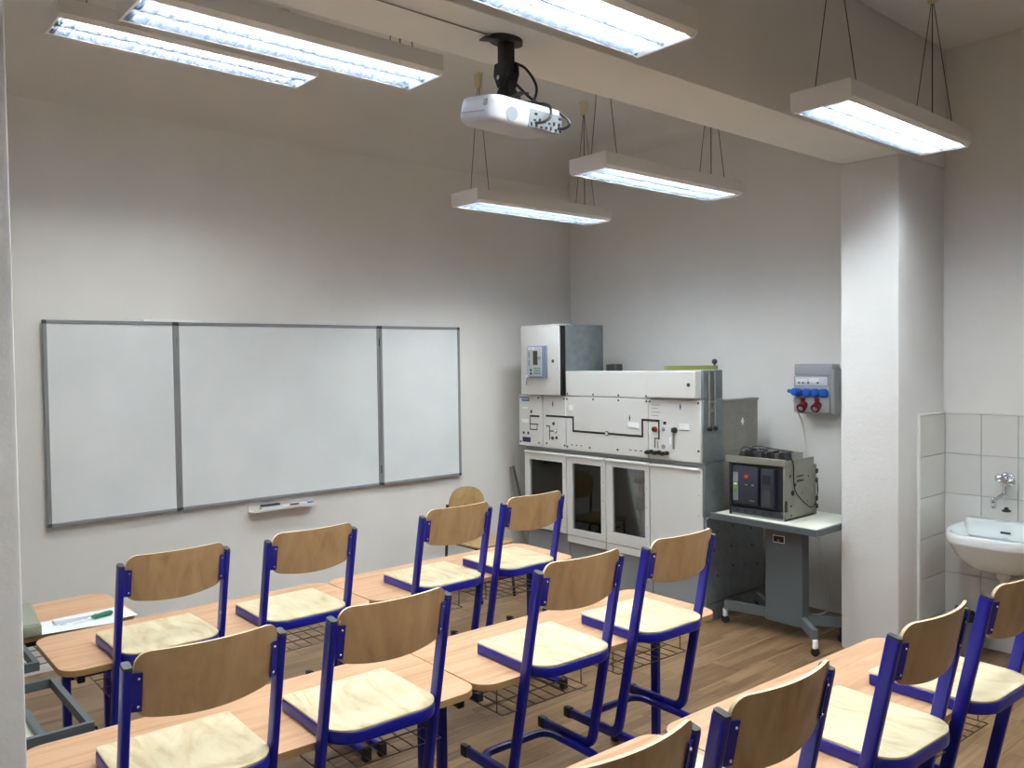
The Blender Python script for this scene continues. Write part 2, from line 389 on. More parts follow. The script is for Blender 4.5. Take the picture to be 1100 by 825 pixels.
# marker tray with its contents
tr_ = thing('marker_tray', 'small white marker tray hanging under the whiteboard', 'tray', (1.46, -0.04, 0.78))
bm = bmnew(); box(bm, 1.215, 1.70, -0.008, -0.001, 0.783, 0.850, 0.001); obj('back_plate', bm, m_white, tr_, True)
bm = bmnew(); prism(bm, rrect(1.215, 1.70, -0.075, -0.001, [0, 0, 0.02, 0.02]), 0.778, 0.784, XY); obj('shelf', bm, m_white, tr_, True)
bm = bmnew(); prism(bm, [(-0.075, 0.784), (-0.070, 0.784), (-0.070, 0.797), (-0.075, 0.797)], 1.23, 1.685, lambda a, b, h: (h, a, b)); obj('lip', bm, m_white, tr_, True)
er = thing('board_eraser', 'whiteboard eraser with dark felt in the marker tray', 'eraser', (1.36, -0.04, 0.785))
bm = box(bmnew(), 1.29, 1.43, -0.062, -0.016, 0.785, 0.808, 0.004, 2); obj('body', bm, m_clear, er, True)
bm = box(bmnew(), 1.295, 1.425, -0.060, -0.018, 0.808, 0.820, 0.002); obj('felt', bm, m_dgrey, er, True)
def marker(x0, x1, capx, mat, label):
    t = thing('marker_pen', label, 'marker', ((x0+x1)/2, -0.045, 0.7845))
    bm = bmnew(); lathe(bm, [(0.006, x0-(x0+x1)/2), (0.009, x0-(x0+x1)/2+0.004), (0.009, capx-(x0+x1)/2)], (0, 0, 0.0095), 10, 'x'); obj('barrel', bm, m_paper, t)
    bm = bmnew(); lathe(bm, [(0.0098, capx-(x0+x1)/2), (0.0098, x1-(x0+x1)/2-0.006), (0.006, x1-(x0+x1)/2)], (0, 0, 0.0095), 10, 'x'); obj('cap', bm, mat, t)
marker(1.445, 1.57, 1.50, m_black, 'black marker pen lying beside the board eraser')
marker(1.575, 1.682, 1.63, m_sblue, 'blue-capped marker pen at right end of the tray')

# ------------------------------------------------------------------ ceiling lights
LW, LLEN, LH = 0.275, 1.25, 0.085
def build_light():
    t = thing('ceiling_light', '-', 'lamp')
    # local: x 0..LLEN, y 0 (far) .. -LW (near), z 0 (bottom) .. LH
    yc = -LW/2
    bm = bmnew()
    prof = [(0, 0.018), (0, LH), (-LW, LH), (-LW, 0.018), (-LW+0.018, 0.0), (-LW+0.022, 0.002), (-LW+0.004, 0.021), (-LW+0.004, LH-0.004), (-0.004, LH-0.004), (-0.004, 0.021), (-0.022, 0.002), (-0.018, 0.0)]
    prism(bm, prof, 0.008, LLEN-0.008, lambda a, b, h: (h, a, b)); obj('housing', bm, m_white, t, smooth=20)
    cap = [(0, 0.014), (0, LH+0.002), (-LW, LH+0.002), (-LW, 0.014), (-LW+0.016, -0.002), (-0.016, -0.002)]
    for x0, x1 in ((0, 0.010), (LLEN-0.010, LLEN)):
        bm = bmnew(); prism(bm, cap, x0, x1, lambda a, b, h: (h, a, b)); obj('end_cap', bm, m_white, t)
    # reflector: two troughs
    bm = bmnew()
    pts = [(-0.022, 0.003), (-0.034, 0.036), (-0.060, 0.066), (-0.104, 0.066), (-0.126, 0.036), (yc+0.004, 0.004), (yc-0.004, 0.004), (-LW+0.126, 0.036), (-LW+0.104, 0.066), (-LW+0.060, 0.066), (-LW+0.034, 0.036), (-LW+0.022, 0.003)]
    for (a, b), (c, d) in zip(pts, pts[1:]):
        q = [bm.verts.new(p) for p in ((0.012, a, b), (LLEN-0.012, a, b), (LLEN-0.012, c, d), (0.012, c, d))]; bm.faces.new(q)
    bmesh.ops.remove_doubles(bm, verts=bm.verts[:], dist=1e-5)
    obj('reflector', bm, m_louv, t, smooth=20)
    for y in (-0.079, -LW+0.079):
        bm = bmnew(); cyl(bm, (0.045, y, 0.043), (LLEN-0.045, y, 0.043), 0.0125, 10); tb_ = obj('tube', bm, m_tube, t)
        bm = bmnew(); cyl(bm, (0.012, y, 0.043), (0.045, y, 0.043), 0.0135, 10); cyl(bm, (LLEN-0.045, y, 0.043), (LLEN-0.012, y, 0.043), 0.0135, 10); obj('tube_socket', bm, m_white, tb_)
    bl = None; nb = 22
    for k in range(nb):
        x = 0.035+(LLEN-0.07)*k/(nb-1)
        if bl is None:
            bm = bmnew()
            for s0, s1 in ((-0.024, yc+0.006), (yc-0.006, -LW+0.024)):
                m_ = (s0+s1)/2
                prism(bm, [(s0, 0.003), (s1, 0.004), (s1+0.008, 0.029), (m_, 0.023), (s0-0.008, 0.029)], -0.0012, 0.0012, lambda a, b, h: (h, a, b))
            bl = mesh_of('louver_blade', bm, m_louv)
        link('louver_blade', bl, t, (x, 0, 0))
    return t
proto_light = build_light()
LIGHTS = [
 ((-0.19, -1.13, 3.306), 'leftmost ceiling lamp hanging nearest the whiteboard at upper left'),
 ((-0.195, -2.24, 3.02), 'ceiling lamp at upper left, in front of the leftmost one'),
 ((-0.07, -3.48, 2.85), 'ceiling lamp cut off by top edge beside the projector'),
 ((2.22, -1.01, 2.795), 'farthest and lowest ceiling lamp hanging below the projector'),
 ((2.18, -2.15, 2.80), 'ceiling lamp hanging between the projector and the pillar'),
 ((2.21, -3.48, 2.843), 'rightmost ceiling lamp hanging in front of the white pillar'),
 ((-0.19, -4.72, 2.85), 'ceiling lamp out of view above the back rows at left'),
 ((2.25, -4.78, 2.85), 'ceiling lamp out of view above the back rows at right'),
]
for i, (pos, lab) in enumerate(LIGHTS):
    t = proto_light if i == 0 else copy_tree(proto_light)
    t.location = pos; tag(t, lab, 'lamp', 'suspended twin-tube ceiling lamps'); ROOT[t] = t
# wires and roses depend on each lamp's height
for i, (pos, lab) in enumerate(LIGHTS):
    t = [o for o in bpy.data.objects if o.type == 'EMPTY' and o.get('label') == lab][0]; ROOT[t] = t
    top = ZC-pos[2]
    for xx in (0.13, LLEN-0.13):
        bm = bmnew(); lathe(bm, [(0.034, top), (0.034, top-0.012), (0.027, top-0.016), (0.024, top-0.085), (0.018, top-0.092)], (xx, -LW/2, 0), 16); obj('ceiling_rose', bm, m_cream, t)
        for s in (-1, 1):
            bm = bmnew(); cyl(bm, (xx, -LW/2+s*0.098, LH), (xx, -LW/2+s*0.006, top-0.09), 0.0022, 6); obj('suspension_wire', bm, m_cord, t)
    bm = bmnew(); cyl(bm, (LLEN-0.13, -LW/2, LH), (LLEN-0.13, -LW/2, top-0.09), 0.003, 6); obj('power_cable', bm, m_cord, t)

# ------------------------------------------------------------------ projector on its mount
pm = thing('projector_mount', 'black ceiling mount arm holding the projector under the beam', 'mount', (0.846, -3.17, 2.934))
bm = bmnew(); prism(bm, [(0.07*math.cos(a)*1.0, 0.045*math.sin(a)) for a in [2*PI*k/20 for k in range(20)]], -0.016, 0, XY); obj('ceiling_plate', bm, m_black, pm)
bm = bmnew(); sweep(bm, [(-0.03, 0.0, -0.012), (-0.1, 0.01, -0.02)], [(-0.02, -0.003), (0.02, -0.003), (0.02, 0.003), (-0.02, 0.003)]); obj('plate_tongue', bm, m_black, pm)
bm = bmnew(); prism(bm, rrect(-0.026, 0.026, -0.02, 0.02, 0.006, 3), -0.12, -0.012, XY); obj('arm', bm, m_black, pm)
for s in (-1, 1):
    bm = bmnew(); prism(bm, [(-0.028*1.2, -0.09), (0.03, -0.09), (0.036, -0.13), (0.016, -0.175), (-0.016, -0.175), (-0.036, -0.13)], s*0.026-0.004, s*0.026+0.004, lambda a, b, h: (h, a, b)); obj('yoke', bm, m_black, pm)
bm = bmnew(); cyl(bm, (-0.04, 0, -0.145), (0.04, 0, -0.145), 0.008, 10); obj('pivot_bolt', bm, m_chrome, pm)
bm = bmnew(); lathe(bm, [(0.055, -0.235), (0.052, -0.21), (0.035, -0.185), (0.026, -0.15)], (0, 0, 0), 6); obj('lower_cone', bm, m_black, pm)
bm = bmnew()
for a in (20, 140, 255):
    d = Vector((math.cos(math.radians(a)), math.sin(math.radians(a)), 0)); sweep(bm, [d*0.02+Vector((0, 0, -0.222)), d*0.12+Vector((0, 0, -0.226)), d*0.155+Vector((0, 0, -0.238))], [(-0.009, -0.004), (0.009, -0.004), (0.009, 0.004), (-0.009, 0.004)])
obj('spider_arms', bm, m_black, pm)
pj = thing('projector', 'white projector hanging upside down from black mount', 'projector', (0.835, -3.185, 2.585))
pj.rotation_euler = (math.radians(10), math.radians(2), math.radians(-3))
bm = bmnew()
outl = rrect(-0.155, 0.155, -0.112, 0.112, [0.03, 0.05, 0.035, 0.02], 6)
lo = [(a*0.93, b*0.93) for a, b in outl]
rings = []
for sc, z in ((0.90, 0.018), (0.97, 0.026), (1.0, 0.04), (1.0, 0.085), (0.98, 0.100), (0.93, 0.108)):
    rings.append([bm.verts.new((a*sc, b*sc, z)) for a, b in outl])
for A, B in zip(rings, rings[1:]):
    for i in range(len(A)): bm.faces.new((A[i], A[(i+1) % len(A)], B[(i+1) % len(A)], B[i]))
bm.faces.new(rings[0][::-1]); bm.faces.new(rings[-1]); obj('body', bm, m_proj, pj)
bm = box(bmnew(), 0.0, 0.148, -0.1145, -0.108, 0.026, 0.090, 0.002); pp_ = obj('port_panel', bm, m_projg, pj)
random.seed(3)
for k in range(13):
    x = 0.008+0.011*k; z = 0.032+0.018*(k % 2); ww = random.choice((0.006, 0.008, 0.009)); 
    bm = box(bmnew(), x, x+ww, -0.117, -0.113, z, z+random.choice((0.006, 0.009, 0.012))); obj('port', bm, m_black, pp_)
for (x, z) in ((0.02, 0.07), (0.128, 0.073)):
    bm = box(bmnew(), x, x+0.012, -0.1165, -0.113, z, z+0.008); obj('vent_slot', bm, m_black, pp_)
bm = bmnew(); lathe(bm, [(0.024, -0.1135), (0.024, -0.1115), (0.02, -0.1115)], (-0.075, 0, 0.055), 22, 'y'); obj('speaker_grille', bm, m_projg, pj)
bm = box(bmnew(), -0.1575, -0.154, -0.065, 0.075, 0.052, 0.055); obj('lamp_door_seam', bm, m_projg, pj)
bm = box(bmnew(), -0.1575, -0.154, -0.075, -0.055, 0.07, 0.092); obj('rating_sticker', bm, m_projg, pj)
bm = bmnew(); lathe(bm, [(0.034, 0.105), (0.034, 0.118), (0.026, 0.118)], (-0.06, 0, 0.055), 20, 'y'); obj('lens_ring', bm, m_black, pj)
def cable(pts, r, mat, name, label, cat='cable', parent=None, n=8):
    P = [Vector(p) for p in pts]; out = []
    for i in range(len(P)-1):
        p0, p1, p2, p3 = P[max(i-1, 0)], P[i], P[i+1], P[min(i+2, len(P)-1)]
        for k in range(n):
            s = k/n
            out.append(0.5*((2*p1)+(p2-p0)*s+(2*p0-5*p1+4*p2-p3)*s*s+(3*p1-p0-3*p2+p3)*s**3))
    out.append(P[-1])
    bm = bmnew(); sweep(bm, out, circ(r, 7))
    if parent is not None: return obj(name, bm, mat, parent, True)
    return tag(obj(name, bm, mat), label, cat)
bx, by, bz = 0.835, -3.185, 2.585
cable([(bx+0.03, -3.165, 2.86), (bx+0.075, -3.2, 2.835), (bx+0.10, -3.23, 2.77), (bx+0.075, -3.24, 2.71), (bx+0.03, -3.22, 2.685)], 0.005, m_black, 'projector_cable', 'black cable looping beside the upper projector mount')
cable([(bx+0.03, -3.19, 2.78), (bx+0.08, -3.24, 2.71), (bx+0.135, -3.32, 2.655), (bx+0.152, -3.345, 2.62), (bx+0.14, -3.33, 2.604), (bx+0.125, -3.305, 2.606)], 0.005, m_black, 'projector_cable', 'black power cable reaching the right end of projector ports')
cable([(bx+0.02, -3.21, 2.705), (bx+0.06, -3.26, 2.695), (bx+0.075, -3.32, 2.675), (bx+0.06, -3.345, 2.63), (bx+0.035, -3.335, 2.607), (bx+0.02, -3.31, 2.607)], 0.005, m_black, 'projector_cable', 'black cable bending down into the middle projector ports')
cable([(XL+0.01, -3.165, 2.931), (-0.4, -3.166, 2.931), (0.33, -3.166, 2.930), (0.78, -3.164, 2.930)], 0.0025, m_gal2, 'ceiling_cable', 'thin cable running along the beam to the projector mount')

# ------------------------------------------------------------------ school desks
DL, DD, DZ = 1.275, 0.505, 0.70
def build_desk():
    t = thing('school_desk', '-', 'desk')
    bm = bmnew(); pts = rrect(-DL/2, DL/2, -DD/2, DD/2, 0.075, 8)
    prism(bm, pts, DZ-0.022, DZ-0.0009, XY); obj('edge_band', bm, m_deske, t)
    bm = bmnew(); prism(bm, rrect(-DL/2+.0012, DL/2-.0012, -DD/2+.0012, DD/2-.0012, 0.074, 8), DZ-0.0012, DZ, XY); obj('tabletop', bm, m_desk, t)
    for s in (-1, 1):
        x = s*(DL/2-0.065)
        bm = bmnew(); prism(bm, rrect(x-0.014, x+0.014, -0.012, 0.026, 0.006, 3), 0.05, DZ-0.05, XY); obj('leg', bm, m_blue, t)
        bm = bmnew(); sweep(bm, [(x, -DD/2+0.01, 0.033), (x, DD/2-0.01, 0.033)], oval(0.028, 0.042, 0.012), ref=(1, 0, 0)); ft = obj('foot', bm, m_blue, t)
        for yy in (-1, 1):
            bm = box(bmnew(), x-0.019, x+0.019, yy*(DD/2-0.012), yy*(DD/2+0.022), 0.0, 0.062, 0.006, 2); obj('foot_cap', bm, m_black, ft)
        bm = bmnew(); sweep(bm, [(x, -DD/2+0.03, DZ-0.042), (x, DD/2-0.03, DZ-0.042)], oval(0.022, 0.030, 0.006), ref=(1, 0, 0)); rl = obj('support_rail', bm, m_navy, t)
        for yy in (-1, 1):
            bm = box(bmnew(), x-0.013, x+0.013, yy*(DD/2-0.036), yy*(DD/2-0.022), DZ-0.056, DZ-0.0235, 0.003); obj('rail_cap', bm, m_black, rl)
    bm = bmnew(); sweep(bm, [(-DL/2+0.079, 0.007, DZ-0.09), (DL/2-0.079, 0.007, DZ-0.09)], oval(0.05, 0.03, 0.006), ref=(0, 0, 1)); obj('cross_rail', bm, m_navy, t)
    for s in (-1, 1):
        xc = s*0.285; bm = bmnew(); z = DZ-0.125; y0, y1 = -0.235, 0.06
        for yy in (y0, y0+0.1, y0+0.2, y1): cyl(bm, (xc-0.20, yy, z), (xc+0.20, yy, z), 0.0022, 6)
        for k in range(9):
            x = xc-0.20+0.05*k
            cyl(bm, (x, y0, z), (x, y1, z), 0.0020, 6)
        for x in (xc-0.20, xc+0.20):
            for yy in (y0+0.03, y1): cyl(bm, (x, yy, z), (x, yy, DZ-0.022), 0.0022, 6)
        obj('wire_basket', bm, m_wire, t)
    return t
proto_desk = build_desk()
def on_row(x, xr, yr, a): return yr+(x-xr)*math.tan(a)
# near-edge line of each row: (x reference, y of the near edge there, yaw)
ROWS = {'A': (0.86, -2.212, math.radians(-0.6)), 'B': (0.95, -3.318, math.radians(-1.9)), 'C': (1.17, -4.412, math.radians(-2.3))}
DESKS = [
 ('A', 0.216, 'beech-topped school desk in the row nearest the whiteboard, left one'),
 ('A', 1.495, 'beech-topped school desk in the row nearest the whiteboard, right one by the cabinets'),
 ('B', -0.055, 'beech-topped school desk in the middle row, left one by the pillar edge'),
 ('B', 1.223, 'beech-topped school desk in the middle row, right one'),
 ('C', 0.107, 'beech-topped school desk in the nearest row, left one mostly below the picture'),
 ('C', 1.385, 'beech-topped school desk in the nearest row, right one in front of the pillar'),
]
for i, (rw, x, lab) in enumerate(DESKS):
    t = proto_desk if i == 0 else copy_tree(proto_desk)
    xr, yr, a = ROWS[rw]; c = Vector((x, on_row(x, xr, yr, a), 0)) + Vector((-math.sin(a), math.cos(a), 0))*DD/2
    t.location = c; t.rotation_euler = (0, 0, a); tag(t, lab, 'desk', 'school desks in rows')
    if i % 2 == 1:                                   # tops of the right-hand desks sit off-centre on their frames
        for ch in t.children:
            if not ch.name.startswith(('tabletop', 'edge_band')): ch.location.x -= 0.055

# ------------------------------------------------------------------ school chairs hung on the desks
def build_chair():
    t = thing('school_chair', '-', 'chair')
    W = 0.193; ZT = 0.785; lean = -0.155/0.745       # dy/dz of the uprights
    yz = lambda z: lean*(z-0.425)
    for s in (-1, 1):
        path = fillet([(s*W, 0.375, 0.028), (s*W, yz(0.028), 0.028), (s*W, yz(ZT), ZT)], 0.06, 7)
        bm = bmnew(); sweep(bm, path, oval(0.022, 0.038, 0.006), ref=(1, 0, 0)); up = obj('upright', bm, m_blue, t)
        bm = bmnew(); sweep(bm, [(s*W, yz(ZT-0.002), ZT-0.002), (s*W, yz(ZT+0.007), ZT+0.007)], oval(0.020, 0.036, 0.006), ref=(1, 0, 0)); obj('top_plug', bm, m_dgrey, up)
        bm = box(bmnew(), s*W-0.013, s*W+0.013, 0.345, 0.385, 0.006, 0.05, 0.005, 2); obj('foot_cap', bm, m_black, up)
        # back bracket, a folded plate with two rivets
        z0, z1 = 0.672, 0.772; x0 = s*(W-0.010); x1 = s*(W-0.032)
        bm = bmnew()
        a = [(x0, yz(z0)-0.016, z0), (x1, yz(z0)-0.0255, z0), (x1, yz(z1)-0.0255, z1), (x0, yz(z1)-0.016, z1)]
        n_ = Vector((0, 0.004, 0)); lo = [bm.verts.new(Vector(p)-n_*0.0) for p in a]; hi = [bm.verts.new(Vector(p)+n_) for p in a]
        bm.faces.new(lo); bm.faces.new(hi[::-1])
        for i in range(4): bm.faces.new((lo[i], hi[i], hi[(i+1) % 4], lo[(i+1) % 4]))
        bk = obj('bracket', bm, m_blue, up)
        for z in (z0+0.014, z1-0.014):
            bm = bmnew(); ball(bm, (s*(W-0.024), yz(z)-0.0235, z), 0.0042, 8, 5); obj('rivet', bm, m_chrome, bk)
    # floor loop: front cross tube and two arms running to the back
    path = fillet([(-0.167, -0.22, 0.017), (-0.167, 0.315, 0.017), (0.167, 0.315, 0.017), (0.167, -0.22, 0.017)], 0.06, 7)
    bm = bmnew(); sweep(bm, path, oval(0.024, 0.034, 0.009), ref=(0, 0, 1)); lp = obj('base_loop', bm, m_blue, t)
    for s in (-1, 1):
        bm = box(bmnew(), s*0.167-0.018, s*0.167+0.018, -0.235, -0.205, 0.003, 0.031, 0.004, 2); obj('rear_cap', bm, m_black, lp)
    # seat frame: tube loop open to the front
    path = fillet([(-0.177, 0.287, 0.4335), (-0.177, -0.066, 0.4335), (0.177, -0.066, 0.4335), (0.177, 0.287, 0.4335)], 0.085, 8)
    bm = bmnew(); sweep(bm, path, oval(0.037, 0.020, 0.006), ref=(0, 0, 1)); sf = obj('seat_frame', bm, m_blue, t)
    for s in (-1, 1):
        bm = box(bmnew(), s*0.177-0.008, s*0.177+0.008, 0.284, 0.293, 0.417, 0.450, 0.003); obj('end_plug', bm, m_black, sf)
    # seat: dished plywood
    outl = rrect(-0.184, 0.184, -0.073, 0.300, [0.010, 0.010, 0.088, 0.088], 8)
    bm = bmnew(); cy = 0.11; rings = []
    for sc, z in ((0.985, 0.4515), (1.0, 0.4525), (1.0, 0.4580), (0.985, 0.4595), (0.9, 0.4592), (0.75, 0.4562), (0.55, 0.4525), (0.3, 0.4518)):
        rings.append([bm.verts.new((a*sc, cy+(b-cy)*sc, z+(0.0035*max(0, (b-cy)/0.19) if z > 0.45 and sc < 0.95 else 0))) for a, b in outl])
    for A, B in zip(rings, rings[1:]):
        for i in range(len(A)): bm.faces.new((A[i], A[(i+1) % len(A)], B[(i+1) % len(A)], B[i]))
    bm.faces.new(rings[0][::-1]); bm.faces.new(rings[-1]); obj('seat', bm, m_seat, t)
    # backrest: curved plywood between the uprights
    nu, nv = 26, 8; a_ = 0.178; zc = 0.731
    top = lambda x: 0.092 - (0.034*(1-math.sqrt(max(0, 1-((abs(x)-(a_-0.034))/0.034)**2))) if abs(x) > a_-0.034 else 0)
    def bot(x):
        r = 0.034
        return -0.092 + 0.020*(x/a_)**2 + (0.034*(1-math.sqrt(max(0, 1-((abs(x)-(a_-r))/r)**2))) if abs(x) > a_-r else 0)
    def bpt(u_, v, off):
        x = a_*math.sin(u_*PI/2)
        zz = bot(x)+(top(x)-bot(x))*v; z = zc+zz
        y = yz(z)-0.0125-0.034*(1-(x/a_)**2)+off
        return (x, y, z)
    th = 0.009
    bm = bmnew(); F = [[bm.verts.new(bpt(-1+2*i/nu, j/nv, 0)) for j in range(nv+1)] for i in range(nu+1)]; B = [[bm.verts.new(bpt(-1+2*i/nu, j/nv, th)) for j in range(nv+1)] for i in range(nu+1)]
    for G in (F, B):
        for i in range(nu):
            for j in range(nv): bm.faces.new((G[i][j], G[i+1][j], G[i+1][j+1], G[i][j+1]))
    br_ = obj('backrest', bm, m_back, t, smooth=60)
    bm = bmnew(); loop = [(i, 0) for i in range(nu+1)]+[(nu, j) for j in range(1, nv+1)]+[(i, nv) for i in range(nu-1, -1, -1)]+[(0, j) for j in range(nv-1, 0, -1)]
    E1 = [bm.verts.new(bpt(-1+2*i/nu, j/nv, 0)) for i, j in loop]; E2 = [bm.verts.new(bpt(-1+2*i/nu, j/nv, th)) for i, j in loop]
    for k in range(len(loop)): bm.faces.new((E1[k], E1[(k+1) % len(loop)], E2[(k+1) % len(loop)], E2[k]))
    obj('ply_edge', bm, m_edge, br_, smooth=60)
    return t
proto_chair = build_chair()
CHZ = DZ-0.415+0.0005
CHAIRS = [
 ('A', -0.056, 0.56, 'blue-framed plywood chair hung on whiteboard-side desk row, leftmost of its row'),
 ('A', 0.50, -0.6, 'blue-framed plywood chair on whiteboard-side desk row, under the marker tray'),
 ('A', 1.245, -1.2, 'blue-framed plywood chair on whiteboard-side desk row, third from left'),
 ('A', 1.73, -1.6, 'blue-framed plywood chair on whiteboard-side desk row, beside the glazed cabinet doors'),
 ('B', -0.345, -1.9, 'blue-framed plywood chair on the middle desk row, leftmost of its row'),
 ('B', 0.19, -1.95, 'blue-framed plywood chair on the middle desk row, second from left'),
 ('B', 0.951, -2.4, 'blue-framed plywood chair on the middle desk row, third from left'),
 ('B', 1.484, -2.0, 'blue-framed plywood chair on the middle desk row, rightmost near the wheeled stand'),
 ('C', -0.015, -2.3, 'blue-framed plywood chair on the nearest desk row, only backrest top at bottom edge'),
 ('C', 0.465, -2.3, 'blue-framed plywood chair on the nearest desk row, large backrest at bottom centre right'),
 ('C', 1.167, -2.4, 'blue-framed plywood chair on the nearest desk row, in front of the white pillar'),
 ('C', 1.715, -2.3, 'blue-framed plywood chair on the nearest desk row, rightmost below the washbasin'),
]
for i, (rw, x, a, lab) in enumerate(CHAIRS):
    t = proto_chair if i == 0 else copy_tree(proto_chair)
    xr, yr, ar = ROWS[rw]
    t.location = (x, on_row(x, xr, yr, ar)-0.0205, CHZ); t.rotation_euler = (0, 0, math.radians(a))
    tag(t, lab, 'chair', 'school chairs hung on the desks')

# ------------------------------------------------------------------ switchgear cabinet
XF = 3.472
UY = [-0.30, -0.79, -1.205, -1.625, -2.075]
sg = thing('switchgear_cabinet', 'long light grey switchgear cabinet with glazed lower doors and mimic diagram', 'cabinet', (3.8, -1.19, 0))
# lower carcass
for i in range(4):
    boxo('plinth_panel', XF+0.03, XF+0.05, UY[i]-0.003, UY[i+1]+0.003, 0.03, 0.40, m_plinth, sg, 0.002)
boxo('base', XF+0.05, 4.18, UY[0], UY[4], 0.0, 0.40, m_plinth, sg)
boxo('back_panel', 4.14, 4.18, UY[0], UY[4], 0.40, 1.05, m_gdark, sg)
boxo('left_side', XF+0.03, 4.14, UY[0]-0.012, UY[0], 0.40, 1.05, m_cab, sg)
for yy in UY[1:4]: boxo('partition', XF+0.03, 4.14, yy-0.006, yy+0.006, 0.40, 1.05, m_gdark, sg)
boxo('middle_shelf', XF+0.02, 4.18, UY[0], UY[4], 1.05, 1.075, m_plinth, sg)
# right side: galvanised sheets, stepped
YS = -2.09
boxo('side_panel', XF+0.02, 4.18, YS, YS+0.02, 0.125, 0.695, m_gal, sg, 0.002)
boxo('side_base_panel', XF+0.03, 4.16, YS+0.006, YS+0.02, 0.0, 0.118, m_gal, sg, 0.002)
bm = bmnew(); box(bm, XF+0.02, 4.18, YS-0.012, YS+0.02, 0.695, 0.712, 0.003); obj('side_ledge', bm, m_gal, sg, True)
boxo('side_panel', XF+0.012, 3.70, YS, YS+0.02, 0.72, 1.075, m_gal, sg, 0.002)
boxo('side_panel', XF+0.0, 3.70, YS, YS+0.02, 1.08, 1.50, m_gal, sg, 0.002)
boxo('side_panel', XF-0.0, 3.69, YS, YS+0.02, 1.505, 1.70, m_gal, sg, 0.002)
rp = boxo('rear_side_plate', 3.70, 4.12, YS+0.004, YS+0.022, 0.715, 1.478, m_gal2, sg, 0.002)
boxo('plate_rim', 3.70, 4.125, YS-0.004, YS+0.05, 1.478, 1.494, m_gal2, rp, 0.002)
bm = bmnew(); c = Vector((3.93, YS+0.002, 1.335)); prism(bm, [(0, 0.028), (0.017, 0), (0, -0.028), (-0.017, 0)], -0.001, 0.002, lambda a, b, h: (c.x+a, c.y+h, c.z+b)); obj('diamond_plate', bm, m_lwhite, rp, True)
for k in range(12):
    a = 2*PI*k/12; bm = bmnew(); cyl(bm, (3.93+0.075*math.cos(a)*(1.6 if k % 3 == 0 else 1), YS+0.006, 1.335+0.06*math.sin(a)), (3.93+0.075*math.cos(a)*(1.6 if k % 3 == 0 else 1), YS+0.003, 1.335+0.06*math.sin(a)), 0.004, 8); obj('rivet', bm, m_dgrey, rp, True)
for x, z in ((3.62, 0.60), (3.80, 0.62), (3.78, 0.48), (3.80, 0.34), (3.62, 0.30), (4.02, 0.57), (4.03, 0.45), (3.58, 0.48), (4.1, 0.3)):
    bm = bmnew(); lathe(bm, [(0.009, YS-0.004), (0.009, YS+0.001)], (x, 0, z), 8, 'y'); obj('bolt', bm, m_dgrey, sg, True)
# upper body
boxo('upper_body', XF+0.012, 3.69, UY[0]+0.02, YS+0.02, 1.075, 1.499, m_cab, sg)
boxo('top_body', XF+0.012, 3.69, -0.80, YS+0.02, 1.50, 1.69, m_cab, sg)
boxo('upper_back', 3.70, 4.12, UY[0], YS+0.03, 1.075, 1.478, m_gal2, sg)
# lower doors
HOLES = [(-0.362, -0.745, 0.52, 0.972), (-0.852, -1.156, 0.462, 0.978), (-1.27, -1.582, 0.496, 0.986), None]
for i in range(4):
    y0, y1 = UY[i]-0.004, UY[i+1]+0.004; z0, z1 = 0.415, 1.036
    if HOLES[i]:
        h = HOLES[i]; bm = bmnew(); frame_ring(bm, y1, y0, z0, z1, h[1], h[0], h[2], h[3], XF, XF+0.022); d = obj('door', bm, m_cab, sg, True)
        boxo('pane', XF+0.012, XF+0.016, h[1]-0.008, h[0]+0.008, h[2]-0.008, h[3]+0.008, m_glass, d)
    else: d = boxo('door', XF, XF+0.022, y1, y0, z0, z1, m_cab, sg, 0.003)
    bm = bmnew(); prism(bm, [(XF-0.008, z1-0.012), (XF-0.014, z1-0.004), (XF-0.012, z1+0.006), (XF+0.022, z1+0.009), (XF+0.022, z1-0.001)], y1+0.006, y0-0.006, lambda a, b, h: (a, h, b)); obj('top_lip', bm, m_cabw, d, True)
    for z in (0.46, 0.58, 0.72, 0.86, 0.98):
        bm = bmnew(); lathe(bm, [(0.004, XF-0.002), (0.004, XF+0.002)], (0, y1+0.022, z), 8, 'x'); obj('screw', bm, m_plinth, d, True)
    if i in (1, 2): boxo('kick_strip', XF+0.002, XF+0.022, y1, y0, 0.355, 0.410, m_cab, sg, 0.002)
# what shows behind the panes
for k, (yy, z0, z1) in enumerate(((-1.33, 0.45, 1.02), (-1.40, 0.45, 1.02), (-1.24, 0.62, 1.02))):
    boxo('copper_bar', 3.72+0.05*k, 3.73+0.05*k, yy-0.022, yy+0.022, z0, z1, m_copper, sg, 0.002)
for k, (yy, z) in enumerate(((-1.36, 0.92), (-1.37, 0.72), (-1.27, 0.53), (-0.90, 0.55), (-0.47, 0.92), (-0.40, 0.62))):
    bm = bmnew(); lathe(bm, [(0.035, -0.07), (0.05, -0.05), (0.035, -0.03), (0.05, -0.01), (0.035, 0.01), (0.05, 0.03), (0.03, 0.06)], (3.68, yy, z), 14); obj('insulator', bm, m_resin, sg, True)
boxo('equipment_plate', 3.95, 3.96, -1.58, -1.25, 0.45, 1.0, m_gdark, sg); boxo('equipment_plate', 3.8, 3.81, -0.97, -0.83, 0.42, 1.0, m_plinth, sg)
